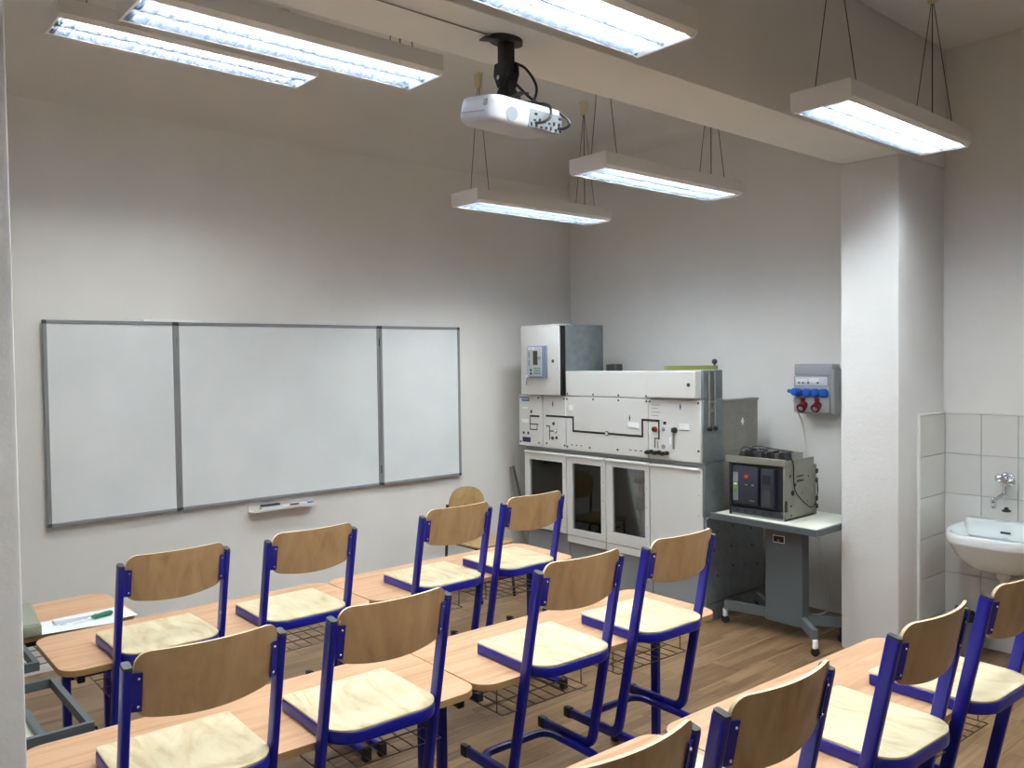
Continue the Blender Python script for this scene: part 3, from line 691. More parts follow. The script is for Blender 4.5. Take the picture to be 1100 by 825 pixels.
# upper panels
XP = 3.458
def upanel(name, y0, y1, z0, z1, xf=XP, bev=0.003, mat=m_cab): return boxo(name, xf, XF+0.014, y1+0.002, y0-0.002, z0, z1, mat, sg, bev)
pa = upanel('front_panel', -0.262, -0.545, 1.082, 1.497, XP-0.008)
pb = upanel('front_panel', -0.545, -0.805, 1.082, 1.497)
pc = upanel('front_panel', -0.805, -1.630, 1.082, 1.497)
pd = upanel('front_panel', -1.630, -2.082, 1.082, 1.497)
pe = upanel('front_panel', -0.805, -1.630, 1.503, 1.692)
pf = upanel('instrument_box', -1.640, -2.062, 1.512, 1.694, 3.425, 0.004)
def strip(parent, y0, z0, y1, z1, wd=0.011, xf=XP, mat=None, k_=1.45):
    """flat black mimic bar on a panel front"""
    hw = wd*k_/2
    if abs(y1-y0) > abs(z1-z0): a = (min(y0, y1)-hw*0, max(y0, y1), (z0+z1)/2-hw, (z0+z1)/2+hw)
    else: a = ((y0+y1)/2-hw, (y0+y1)/2+hw, min(z0, z1)-hw, max(z0, z1)+hw)
    return boxo('mimic_line', xf-0.0012, xf+0.001, a[0], a[1], a[2], a[3], mat or m_ink, parent)
strip(pa, -0.399, 1.327, -0.512, 1.327, xf=XP-0.008); strip(pa, -0.399, 1.327, -0.399, 1.22, 0.005, XP-0.008); strip(pa, -0.399, 1.218, -0.483, 1.218, 0.006, XP-0.008); strip(pa, -0.483, 1.262, -0.483, 1.218, 0.005, XP-0.008); strip(pa, -0.399, 1.262, -0.50, 1.262, 0.006, XP-0.008)
strip(pb, -0.58, 1.335, -0.805, 1.335); strip(pb, -0.58, 1.254, -0.62, 1.254, 0.006); strip(pb, -0.62, 1.254, -0.62, 1.15, 0.006); strip(pb, -0.62, 1.216, -0.676, 1.216, 0.006)
strip(pc, -0.805, 1.335, -0.886, 1.335); strip(pc, -0.886, 1.335, -0.886, 1.23, 0.011)
strip(pc, -0.886, 1.23, -1.577, 1.23); strip(pc, -1.577, 1.23, -1.577, 1.348); strip(pc, -1.577, 1.348, -1.63, 1.348)
strip(pd, -1.63, 1.348, -1.726, 1.348); strip(pd, -1.726, 1.348, -1.726, 1.224, 0.009)
strip(pd, -1.726, 1.224, -1.69, 1.224, 0.005); strip(pd, -1.69, 1.224, -1.69, 1.16, 0.005); strip(pd, -1.715, 1.20, -1.715, 1.16, 0.005, mat=m_copper)
bm = bmnew(); cyl(bm, (XP-0.003, -1.235, 1.23), (XP+0.001, -1.235, 1.23), 0.019, 18); cs = obj('mimic_symbol', bm, m_ink, pc, True)
bm = bmnew(); cyl(bm, (XP-0.004, -1.235, 1.23), (XP-0.0035, -1.235, 1.23), 0.014, 18); obj('symbol_centre', bm, m_cab, cs, True)
def label(parent, y0, z0, y1, z1, mat, name='label', xf=XP, out=0.0016): return boxo(name, xf-out, xf+0.001, y0, y1, z0, z1, mat, parent)
lb = label(pa, -0.301, 1.481, -0.392, 1.446, m_lblue, 'name_plate', XP-0.008)
label(pa, -0.297, 1.30, -0.383, 1.27, m_lwhite, xf=XP-0.008); label(pa, -0.306, 1.151, -0.402, 1.111, m_navy, xf=XP-0.008)
for yy, zz in ((-0.31, 1.195), (-0.365, 1.195)): label(pa, yy, zz, yy-0.02, zz-0.02, m_ink, 'indicator', XP-0.008)
label(pa, -0.405, 1.375, -0.425, 1.350, m_ink, 'indicator', XP-0.008); label(pa, -0.31, 1.40, -0.37, 1.385, m_lwhite, xf=XP-0.008)
label(pc, -1.445, 1.328, -1.549, 1.287, m_lwhite, out=0.004); label(pd, -1.903, 1.337, -1.988, 1.298, m_lwhite, out=0.004); label(pd, -1.903, 1.296, -1.988, 1.290, m_plinth, out=0.002)
label(pc, -0.84, 1.43, -0.885, 1.39, m_lwhite, out=0.001)
for k, zz in enumerate((1.46, 1.435, 1.41, 1.385)): label(pd, -1.66, zz, -1.74+0.02*(k % 2), zz-0.004, m_plinth, 'fine_print', out=0.001)
def text(parent, s, y, z, size, mat, xf):
    cu = bpy.data.curves.new('lettering', 'FONT'); cu.body = s; cu.size = size; cu.extrude = 0.0004; cu.align_x = 'CENTER'; cu.align_y = 'CENTER'
    o = bpy.data.objects.new('lettering', cu); COL.objects.link(o)
    dg = bpy.context.evaluated_depsgraph_get(); me = bpy.data.meshes.new_from_object(o.evaluated_get(dg)); bpy.data.objects.remove(o)
    me.materials.clear(); me.materials.append(mat)
    q = link('lettering', me, parent); q.location = Vector((xf-0.0004, y, z))-Vector(ROOT[parent].location); q.rotation_euler = (PI/2, 0, -PI/2); return q
text(lb, 'SIEMENS', -0.3465, 1.4635, 0.019, m_lwhite, XP-0.008-0.0018)
def knob(parent, y, z, r, mat, out=0.018, name='knob', xf=XP):
    bm = bmnew(); lathe(bm, [(r, xf), (r, xf-out*0.7), (r*0.8, xf-out)], (0, y, z), 14, 'x'); return obj(name, bm, mat, parent, True)
k1 = knob(pd, -1.692, 1.288, 0.020, m_red, 0.022); knob(pd, -1.692, 1.288, 0.012, m_black, 0.027, 'knob_centre')
knob(pd, -1.867, 1.291, 0.019, m_black, 0.03, 'lock'); knob(pd, -1.852, 1.296, 0.011, m_chrome, 0.034, 'lock_barrel'); knob(pd, -1.765, 1.29, 0.014, m_plinth, 0.006, 'gauge'); knob(pd, -1.765, 1.17, 0.016, m_plinth, 0.006, 'gauge')
boxo('key_tag', XP-0.006, XP-0.001, -1.862, -1.846, 1.16, 1.27, m_gal2, pd, 0.002); boxo('key_tag', XP-0.006, XP-0.001, -1.835, -1.822, 1.19, 1.24, m_lwhite, pd, 0.002)
label(pd, -1.765, 1.345, -1.79, 1.325, m_ink, 'indicator')
for k in range(6):
    bm = bmnew(); lathe(bm, [(0.015, XP), (0.015, XP-0.02), (0.009, XP-0.022), (0.009, XP-0.035)], (0, -1.628-0.034*k, 1.122+0.006*(k % 2)), 10, 'x'); obj('test_socket', bm, m_black, pd, True)
for (p_, yy, zz) in ((pb, -0.66, 1.431), (pc, -1.458, 1.355), (pd, -1.912, 1.452)):
    bm = bmnew(); prism(bm, [(0.026, 0), (0, -0.007), (-0.026, 0), (0, 0.007)], XP-0.001, XP+0.001, lambda a, b, h: (h, yy+b, zz+a)); obj('warning_mark', bm, m_dgrey, p_, True)
knob(pb, -0.668, 1.276, 0.013, m_dgrey, 0.008, 'gauge'); knob(pb, -0.690, 1.216, 0.017, m_chrome, 0.012, 'switch_hub'); knob(pb, -0.655, 1.16, 0.014, m_resin, 0.008, 'switch_hub'); knob(pb, -0.70, 1.165, 0.012, m_dgrey, 0.006, 'gauge')
for k in range(3):
    label(pc, -0.86-0.05*k, 1.124, -0.88-0.05*k, 1.118, m_ink, 'fine_print', out=0.001); label(pc, -1.45-0.05*k, 1.128, -1.475-0.05*k, 1.122, m_ink, 'fine_print', out=0.001)
BOLTS = [(pa, -0.285, 1.478), (pa, -0.50, 1.475), (pa, -0.503, 1.112), (pa, -0.285, 1.112), (pb, -0.585, 1.115), (pb, -0.79, 1.475), (pb, -0.79, 1.11), (pc, -0.82, 1.475), (pc, -1.10, 1.48), (pc, -1.353, 1.48), (pc, -1.616, 1.48), (pc, -0.82, 1.105), (pd, -1.645, 1.48), (pd, -2.06, 1.48), (pd, -2.06, 1.16), (pe, -0.826, 1.517), (pe, -1.10, 1.517), (pe, -1.353, 1.517), (pe, -1.616, 1.517), (pc, -1.06, 1.112), (pc, -1.34, 1.118)]
for p_, yy, zz in BOLTS: knob(p_, yy, zz, 0.0075, m_dgrey, 0.005, 'bolt', XP-(0.008 if p_ is pa else 0))
knob(pf, -2.006, 1.603, 0.013, m_dgrey, 0.006, 'lock', 3.425)
# small box left over on top, behind the control enclosure
boxo('bushing_block', 3.915, 4.0, -0.92, -0.81, 1.478, 1.74, m_dgrey, sg, 0.006)

# control enclosure standing on the left end of the switchgear
ce = thing('control_enclosure', 'grey wall-box style enclosure with protection relay in its door, on the cabinet', 'cabinet', (3.68, -0.55, 1.50))
boxo('body', 3.475, 3.905, -0.775, -0.335, 1.501, 2.056, m_gal, ce, 0.006, seg=2)
boxo('seal', 3.430, 3.475, -0.771, -0.339, 1.508, 2.045, m_black, ce)
dr = boxo('door', 3.408, 3.430, -0.762, -0.322, 1.503, 2.048, m_cab, ce, 0.005, seg=2)
XE = 3.408
knob(dr, -0.70, 1.772, 0.013, m_dgrey, 0.006, 'lock', XE)
bz_ = boxo('relay_bezel', XE-0.028, XE+0.001, -0.642, -0.425, 1.638, 1.893, m_rblue, dr, 0.006, seg=2)
ft_ = boxo('relay_front', XE-0.034, XE-0.027, -0.606, -0.428, 1.652, 1.884, m_rgrey, dr, 0.003)
XQ = XE-0.034
label(ft_, -0.507, 1.854, -0.560, 1.742, m_lcd, 'screen', XQ); lw = label(ft_, -0.455, 1.882, -0.52, 1.864, m_lwhite, 'maker_plate', XQ)
text(lw, 'SIEMENS', -0.4875, 1.873, 0.011, m_lblue, XQ-0.0018)
label(ft_, -0.452, 1.85, -0.468, 1.80, m_projg, 'led_strip', XQ); label(ft_, -0.452, 1.785, -0.468, 1.735, m_projg, 'led_strip', XQ)
for r_ in range(3):
    for c_ in range(4): label(ft_, -0.515-0.021*c_, 1.722-0.02*r_, -0.531-0.021*c_, 1.709-0.02*r_, [m_green, m_projg, m_rblue][(r_+c_) % 3], 'key', XQ, 0.003)
for yy, zz in ((-0.575, 1.81), (-0.59, 1.80), (-0.575, 1.79), (-0.562, 1.80)): label(ft_, yy, zz, yy-0.01, zz-0.008, m_ink, 'arrow_key', XQ, 0.003)
knob(ft_, -0.482, 1.702, 0.010, m_black, 0.006, 'button', XQ); knob(ft_, -0.482, 1.674, 0.010, m_black, 0.006, 'button', XQ)
knob(ft_, -0.452, 1.652, 0.013, m_chrome, 0.014, 'lock', XQ)
bm = bmnew(); sweep(bm, [(XQ-0.012, -0.452, 1.645), (XQ-0.016, -0.446, 1.62), (XQ-0.014, -0.436, 1.583)], circ(0.004, 6)); obj('key', bm, m_dgrey, ft_, True)
boxo('hood', XE+0.01, XE+0.08, -0.775, -0.322, 2.050, 2.060, m_cab, ce, 0.002)

ce.location.y -= 0.02
# lever bar on top, two rods hung on the side
lv = thing('operating_lever', 'olive flat lever bar with black ball knob lying on the cabinet', 'lever', (3.60, -1.95, 1.70))
bm = bmnew(); sweep(bm, [(3.50, -1.75, 1.716), (3.66, -2.07, 1.716)], [(-0.022, -0.014), (0.022, -0.014), (0.022, 0.014), (-0.022, 0.014)]); obj('bar', bm, m_olive, lv, True)
bm = bmnew(); ball(bm, (3.65, -2.055, 1.756), 0.019); cyl(bm, (3.65, -2.055, 1.72), (3.65, -2.055, 1.75), 0.006, 8); obj('knob', bm, m_black, lv, True)
for k, (x, lab) in enumerate(((3.52, 'thin steel rod with black ball end on cabinet side, left one'), (3.585, 'thin steel rod with black ball end on cabinet side, right one'))):
    rd = thing('operating_rod', lab, 'rod', (x, YS-0.012, 1.31), group='rods hung on the cabinet side')
    bm = bmnew(); cyl(bm, (x, YS-0.012, 1.32), (x+0.004, YS-0.012, 1.69), 0.006, 8); obj('shaft', bm, m_gal2, rd, True)
    bm = bmnew(); ball(bm, (x, YS-0.0185, 1.308), 0.017); obj('ball_end', bm, m_black, rd, True)
bm = bmnew(); sweep(bm, [(3.552+0.028*math.cos(a), YS-0.006, 1.45+0.028*1.2*math.sin(a)) for a in [2*PI*k/16 for k in range(16)]], oval(0.012, 0.006, 0.002), ref=(0, 1, 0), closed=True)
obj('rod_clip', bm, m_gal2, sg, True)

# ------------------------------------------------------------------ wheeled stand with circuit breaker
ct = thing('wheeled_stand', 'slate grey single-column stand on castors carrying the breaker', 'stand', (3.70, -2.53, 0))
TZ = 0.748
bm = bmnew(); prism(bm, [(3.50, -2.115), (3.452, -2.912), (4.06, -2.905), (4.09, -2.13)], TZ-0.035, TZ-0.004, XY); obj('top_frame', bm, m_cart, ct, True)
bm = bmnew(); prism(bm, [(3.52, -2.130), (3.472, -2.895), (4.045, -2.888), (4.072, -2.145)], TZ-0.004, TZ, XY); obj('top_inlay', bm, m_carttop, ct, True)
for (a, b) in (((3.506, -2.12), (3.458, -2.906)), ((3.458, -2.906), (4.055, -2.898))):
    bm = bmnew(); sweep(bm, [(a[0], a[1], TZ-0.002), (b[0], b[1], TZ-0.002)], [(-0.01, -0.006), (0.01, -0.006), (0.01, 0.006), (-0.01, 0.006)]); obj('rim', bm, m_cart, ct, True)
bm = box(bmnew(), 3.62, 3.70, -2.72, -2.456, 0.085, TZ-0.034, 0.004); cl_ = obj('column', bm, m_cart, ct, True)
boxo('rating_plate', 3.6175, 3.621, -2.598, -2.515, 0.598, 0.646, m_lwhite, cl_); boxo('plate_print', 3.6165, 3.6178, -2.593, -2.520, 0.603, 0.641, m_ink, cl_); boxo('plate_mark', 3.6158, 3.6166, -2.562, -2.548, 0.605, 0.622, m_copper, cl_)
for j, (ex, ey, sx, sy) in enumerate(((3.60, -2.165, 3.66, -2.47), (3.45, -2.90, 3.64, -2.705), (3.92, -2.21, 3.69, -2.47), (3.80, -2.885, 3.69, -2.70))):
    bm = bmnew(); sweep(bm, [(sx, sy, 0.125), (ex, ey, 0.125)], [(-0.016, -0.03), (0.016, -0.03), (0.016, 0.03), (-0.016, 0.03)]); lg = obj('leg', bm, m_cart, ct, True)
    bm = bmnew(); box(bm, ex-0.016, ex+0.016, ey-0.012, ey+0.012, 0.045, 0.098, 0.004); obj('castor_fork', bm, m_lwhite if j < 2 else m_black, lg, True)
    bm = bmnew(); cyl(bm, (ex-0.010, ey, 0.025), (ex+0.010, ey, 0.025), 0.025, 16); obj('castor_wheel', bm, m_black, lg, True)
cb = thing('circuit_breaker', 'open-frame air circuit breaker with dark front panel on the wheeled stand', 'circuit breaker', (3.76, -2.42, TZ), 0)
BX0, BX1, BY0, BY1, BZ0 = 3.575, 3.955, -2.228, -2.628, TZ+0.001
ZB = BZ0+0.40
boxo('side_plate', BX0, BX1-0.03, BY1, BY1+0.008, BZ0, ZB-0.02, m_steel, cb, 0.002); boxo('side_plate', BX0, BX1-0.03, BY0-0.008, BY0, BZ0, ZB-0.02, m_steel, cb, 0.002)
boxo('bottom_plate', BX0-0.005, BX1, BY1, BY0, BZ0, BZ0+0.012, m_gal2, cb)
boxo('top_crossbar', BX0-0.012, BX0+0.012, BY1-0.004, BY0+0.03, ZB-0.055, ZB-0.012, m_steel, cb, 0.002)
boxo('rear_frame', BX1-0.03, BX1, BY1-0.004, BY0, BZ0, ZB-0.07, m_steel, cb, 0.004)
boxo('inner_block', BX0+0.05, BX1-0.035, BY1+0.01, BY0-0.01, BZ0+0.015, ZB-0.07, m_brk, cb, 0.004)
boxo('rear_plate', BX0+0.2, BX0+0.21, BY1+0.0, BY0-0.05, ZB-0.06, ZB+0.02, m_gal2, cb)
fr_ = boxo('front_moulding', BX0+0.0, BX0+0.06, BY1+0.012, BY0-0.012, BZ0+0.06, ZB-0.062, m_brk, cb, 0.004)
ca = boxo('cover_plate', BX0-0.022, BX0+0.002, -2.262, -2.448, BZ0+0.085, ZB-0.075, m_brk2, cb, 0.005, seg=2)
cc = boxo('trip_unit', BX0-0.030, BX0+0.002, -2.474, -2.565, BZ0+0.075, ZB-0.078, m_brk2, cb, 0.005, seg=2)
XB = BX0-0.022
boxo('lower_terminal_strip', BX0-0.006, BX0+0.03, BY1+0.012, BY0-0.012, BZ0+0.012, BZ0+0.055, m_brk2, cb, 0.003)
for k in range(5): boxo('terminal', BX0-0.010, BX0-0.005, -2.27-0.062*k-0.03, -2.27-0.062*k, BZ0+0.02, BZ0+0.045, m_brk, cb, 0.002)
boxo('indicator_panel', XB-0.003, XB+0.001, -2.264, -2.302, BZ0+0.10, BZ0+0.285, m_projg, ca, 0.001)
boxo('green_flag', XB-0.005, XB-0.002, -2.265, -2.301, BZ0+0.20, BZ0+0.222, m_green, ca); boxo('white_flag', XB-0.006, XB-0.004, -2.272, -2.296, BZ0+0.203, BZ0+0.214, m_lwhite, ca)
boxo('green_button', XB-0.008, XB-0.002, -2.268, -2.298, BZ0+0.15, BZ0+0.185, m_green, ca, 0.002)
bm = bmnew(); lathe(bm, [(0.019, XB), (0.017, XB-0.003)], (0, -2.364, BZ0+0.262), 16, 'x'); rb = obj('red_badge', bm, m_red, ca, True)
boxo('badge_mark', XB-0.0045, XB-0.003, -2.353, -2.375, BZ0+0.255, BZ0+0.27, m_copper, rb)
boxo('pale_mark', XB-0.0012, XB+0.001, -2.352, -2.372, BZ0+0.205, BZ0+0.211, m_projg, ca); boxo('pale_mark', XB-0.0012, XB+0.001, -2.400, -2.420, BZ0+0.205, BZ0+0.213, m_projg, ca); boxo('pale_mark', XB-0.0012, XB+0.001, -2.385, -2.425, BZ0+0.105, BZ0+0.110, m_projg, ca)
boxo('display', BX0-0.033, BX0-0.029, -2.487, -2.545, BZ0+0.225, BZ0+0.285, m_brk, cc); boxo('dial_panel', BX0-0.033, BX0-0.029, -2.487, -2.545, BZ0+0.085, BZ0+0.185, m_dgrey, cc)
for k in range(8):
    yy = BY0-0.055-0.042*k; bm = bmnew(); box(bm, BX0+0.025, BX0+0.11, yy-0.034, yy, ZB-0.06, ZB+0.022+0.010*(k % 2), 0.004); obj('terminal_block', bm, m_black if k % 3 else m_dgrey, cb, True)
cable([(BX0+0.06, BY0-0.03, ZB-0.02), (BX0+0.05, -2.30, ZB+0.042), (BX0+0.07, -2.40, ZB+0.036), (BX0+0.05, -2.50, ZB+0.046), (BX0+0.06, -2.60, ZB+0.03), (BX0+0.08, -2.638, ZB-0.04), (BX0+0.09, -2.642, ZB-0.2), (BX0+0.2, -2.646, BZ0+0.1), (BX0+0.30, -2.65, BZ0+0.06), (BX0+0.36, -2.648, BZ0+0.14), (BX0+0.37, -2.64, BZ0+0.22)], 0.0035, m_black, 'control_wire', '', parent=cb)
cable([(BX0+0.05, BY0-0.06, ZB-0.01), (BX0+0.08, -2.36, ZB+0.05), (BX0+0.10, -2.50, ZB+0.04), (BX0+0.12, -2.62, ZB+0.03)], 0.003, m_black, 'control_wire', '', parent=cb)
for x, z, r_ in ((BX0+0.09, 0.17, 0.018), (BX0+0.12, 0.22, 0.012), (BX0+0.07, 0.09, 0.007), (BX0+0.07, 0.03, 0.006), (BX0+0.2, 0.16, 0.005), (BX0+0.27, 0.1, 0.005), (BX0+0.06, 0.28, 0.009), (BX0+0.28, 0.26, 0.006)):
    bm = bmnew(); lathe(bm, [(r_, BY1-0.002), (r_, BY1+0.002)], (x, 0, BZ0+z), 12, 'y'); obj('plate_hole', bm, m_black, cb, True)
boxo('slot', BX0+0.14, BX0+0.22, BY1-0.002, BY1+0.002, BZ0+0.268, BZ0+0.276, m_black, cb); boxo('slot', BX0+0.14, BX0+0.22, BY1-0.002, BY1+0.002, BZ0+0.235, BZ0+0.247, m_black, cb)
for z in (0.04, 0.09, 0.15, 0.21, 0.27): boxo('rear_clip', BX1-0.02, BX1+0.006, BY1-0.012, BY1, BZ0+z, BZ0+z+0.03, m_dgrey if z != 0.15 else m_chrome, cb, 0.003)
boxo('side_latch', BX0-0.004, BX0+0.012, BY1-0.012, BY1+0.002, BZ0+0.06, BZ0+0.13, m_black, cb, 0.003); boxo('side_latch', BX0-0.012, BX0+0.0, BY1+0.002, BY1+0.02, BZ0+0.045, BZ0+0.055, m_chrome, cb)
boxo('front_rail', BX0-0.008, BX0+0.01, BY0-0.014, BY0+0.006, BZ0, ZB-0.05, m_black, cb, 0.002); boxo('front_rail', BX0-0.004, BX0+0.01, BY1, BY1+0.012, BZ0, ZB-0.05, m_steel, cb, 0.002)

# ------------------------------------------------------------------ socket box on the wall
sb = thing('socket_box', 'grey industrial socket box with blue and red outlets on wall', 'socket box', (XR, -2.455, 1.38))
SX = XR-0.13
boxo('housing', SX+0.02, XR, -2.612, -2.325, 1.385, 1.70, m_sockgrey, sb, 0.012, seg=3)
boxo('upper_cover', SX+0.015, XR-0.01, -2.60, -2.318, 1.65, 1.73, m_sockgrey, sb, 0.008, seg=2)
boxo('front_face', SX+0.008, SX+0.03, -2.585, -2.318, 1.395, 1.648, m_sockgrey, sb, 0.005)
wn = boxo('breaker_window', SX+0.002, SX+0.012, -2.572, -2.332, 1.582, 1.642, m_clear, sb, 0.002)
boxo('breaker_row', SX-0.001, SX+0.003, -2.345, -2.425, 1.60, 1.628, m_lwhite, wn); boxo('breaker_row', SX-0.001, SX+0.003, -2.44, -2.515, 1.60, 1.632, m_lwhite, wn)
for yy in (-2.36, -2.39, -2.43, -2.50): boxo('toggle', SX-0.006, SX, yy-0.012, yy, 1.596, 1.606, m_black, wn)
for k in range(4):
    yy = -2.362-0.062*k
    bm = bmnew(); lathe(bm, [(0.030, SX+0.012), (0.030, SX-0.010), (0.026, SX-0.014)], (0, yy, 1.532), 18, 'x'); so = obj('blue_socket', bm, m_sblue, sb, True)
    boxo('hinge_lid', SX-0.019, SX-0.012, yy-0.022, yy+0.022, 1.512, 1.560, m_sblue, so, 0.004)
for yy in (-2.395, -2.50):
    bm = bmnew(); cyl(bm, (SX+0.012, yy, 1.450), (SX-0.022, yy-0.0, 1.430), 0.030, 16, 0.029); so = obj('red_socket', bm, m_sred, sb, True)
    bm = bmnew(); cyl(bm, (SX-0.022, yy, 1.430), (SX-0.032, yy, 1.424), 0.032, 16); obj('lid', bm, m_sred, so, True)
    bm = bmnew(); cyl(bm, (SX-0.032, yy, 1.424), (SX-0.035, yy, 1.422), 0.016, 16); obj('lid_face', bm, m_sockgrey, so, True)
    boxo('hinge', SX-0.02, SX+0.012, yy-0.012, yy+0.012, 1.475, 1.498, m_sred, so, 0.003)
pg = thing('mains_plug', 'blue angled plug in the leftmost outlet of the socket box', 'plug', (SX-0.03, -2.345, 1.54))
bm = bmnew(); lathe(bm, [(0.027, SX-0.012), (0.028, SX-0.045), (0.022, SX-0.055)], (0, -2.352, 1.538), 16, 'x'); obj('body', bm, m_sblue, pg, True)
bm = bmnew(); cyl(bm, (SX-0.035, -2.345, 1.538), (SX-0.035, -2.30, 1.545), 0.017, 12, 0.012); obj('collar', bm, m_sblue, pg, True)
cable([(SX-0.04, -2.352, 1.515), (SX-0.05, -2.352, 1.47), (XR-0.06, -2.352, 1.30), (XR-0.02, -2.36, 1.1), (XR-0.02, -2.44, 0.6), (XR-0.03, -2.48, 0.3), (XR-0.05, -2.53, 0.06), (XR-0.10, -2.52, 0.009), (XR-0.20, -2.47, 0.008), (XR-0.30, -2.36, 0.008)], 0.0065, m_cable, 'mains_cable', 'white mains cable dropping from socket box to floor')

# ------------------------------------------------------------------ washbasin, tap, bucket
ws = thing('washbasin', 'white ceramic washbasin on the tiled wall', 'sink', (XR-0.02, -3.69, 0.75))
def basin_outline(s, n=40, front=0.475, half=0.292):
    out = []
    for i in range(n+1):                     # from left-back round the front to right-back
        a = PI*i/n; x = math.cos(a); y_ = math.sin(a)
        px = abs(x)**0.55*(1 if x > 0 else -1); py = abs(y_)**0.62
        out.append((-py*front*s, px*half*s))
    return out
bm = bmnew()
O = [(XR-0.016+a, -3.69+b) for a, b in basin_outline(1.0)]
def ringv(sc, z, dx=0.0): return [bm.verts.new((XR-0.016+a*sc-dx, -3.69+b*sc, z)) for a, b in basin_outline(1.0)]
rs = []
c0 = Vector((XR-0.016-0.22, -3.69))
def ring2(sc, z): return [bm.verts.new((c0.x+(x-c0.x)*sc, c0.y+(y_-c0.y)*sc, z)) for x, y_ in O]
for sc, z in ((0.36, 0.545), (0.55, 0.56), (0.80, 0.62), (0.93, 0.69), (0.985, 0.705), (1.0, 0.715), (1.0, 0.752), (0.985, 0.764), (0.95, 0.765), (0.90, 0.760), (0.84, 0.735), (0.74, 0.67), (0.5, 0.625), (0.2, 0.615)): rs.append(ring2(sc, z))
for A, B in zip(rs, rs[1:]):
    n = len(A)
    for i in range(n): bm.faces.new((A[i], A[(i+1) % n], B[(i+1) % n], B[i]))
bm.faces.new(rs[0][::-1]); bm.faces.new(rs[-1]); obj('bowl', bm, m_cer, ws, True, smooth=50)
bm = bmnew(); rr_ = []
for sh, z in ((0.0, 0.70), (0.0, 0.786), (0.004, 0.794), (0.010, 0.797)):
    rr_.append([bm.verts.new((x, y_, z)) for x, y_ in rrect(XR-0.105+sh, XR-0.014, -3.95+sh, -3.43-sh, [0.012, 0.04, 0.04, 0.012], 5)])
for A, B in zip(rr_, rr_[1:]):
    for i in range(len(A)): bm.faces.new((A[i], A[(i+1) % len(A)], B[(i+1) % len(A)], B[i]))
bm.faces.new(rr_[0][::-1]); bm.faces.new(rr_[-1]); obj('back_ledge', bm, m_cer, ws, True)
boxo('overflow_slot', XR-0.130, XR-0.121, -3.70, -3.645, 0.735, 0.747, m_black, ws, 0.003)
bm = bmnew(); sweep(bm, fillet([(4.12, -3.69, 0.56), (4.12, -3.69, 0.36), (4.20, -3.69, 0.36), (4.20, -3.69, 0.45), (4.31, -3.69, 0.45)], [0.038, 0.038, 0.03], 6), circ(0.02, 10)); obj('drain_trap', bm, m_white, ws, True)
bm = bmnew(); lathe(bm, [(0.033, 0.49), (0.036, 0.50), (0.036, 0.535), (0.03, 0.55)], (4.12, -3.69, 0), 14); obj('drain_nut', bm, m_white, ws, True)
tp = thing('tap', 'chrome wall tap above the washbasin', 'tap', (XR-0.02, -3.66, 1.0))
bm = bmnew(); lathe(bm, [(0.032, XR-0.014), (0.030, XR-0.03), (0.018, XR-0.034), (0.018, XR-0.10)], (0, -3.655, 1.045), 16, 'x'); obj('body', bm, m_chrome, tp, True)
for s, yy in ((1, -3.625), (-1, -3.687)):
    bm = bmnew(); ball(bm, (XR-0.085, yy, 1.045+0.008*s), 0.026, 14, 10); obj('handle', bm, m_chrome, tp, True)
bm = bmnew(); ball(bm, (XR-0.075, -3.655, 1.072), 0.020, 12, 8); obj('top_cap', bm, m_chrome, tp, True)
bm = bmnew(); sweep(bm, fillet([(XR-0.08, -3.655, 1.04), (XR-0.08, -3.652, 0.965), (XR-0.13, -3.635, 0.945), (XR-0.165, -3.622, 0.93)], 0.025, 5), circ(0.010, 10)); obj('spout', bm, m_chrome, tp, True)
bm = bmnew(); lathe(bm, [(0.012, 0.945), (0.016, 0.935), (0.016, 0.915), (0.012, 0.905), (0.015, 0.898), (0.013, 0.885)], (XR-0.165, -3.622, 0), 12); obj('aerator', bm, m_chrome, tp, True)
sp = thing('sink_plug', 'black rubber plug on a chain below the tap', 'plug', (XR-0.10, -3.668, 0.86))
bm = bmnew(); lathe(bm, [(0.022, 0.862), (0.026, 0.870), (0.014, 0.874), (0.008, 0.888)], (XR-0.10, -3.668, 0), 14); obj('stopper', bm, m_black, sp, True)
bm = bmnew(); cyl(bm, (XR-0.10, -3.668, 0.886), (XR-0.085, -3.662, 1.03), 0.0018, 6); obj('chain', bm, m_chrome, sp, True)
bk_ = thing('bucket', 'grey bucket filled with black bag under the washbasin', 'bucket', (4.13, -3.475, 0))
bm = bmnew(); lathe(bm, [(0.070, 0.0), (0.078, 0.01), (0.092, 0.205), (0.098, 0.212), (0.088, 0.212), (0.084, 0.19)], (4.13, -3.475, 0), 24); obj('body', bm, m_bin, bk_, True)
bm = bmnew()
random.seed(5)
for k in range(9): ball(bm, (4.13+random.uniform(-.045, .045), -3.475+random.uniform(-.045, .045), 0.215+random.uniform(-.01, .03)), random.uniform(0.024, 0.036), 8, 6)
obj('bag', bm, m_black, bk_, True)

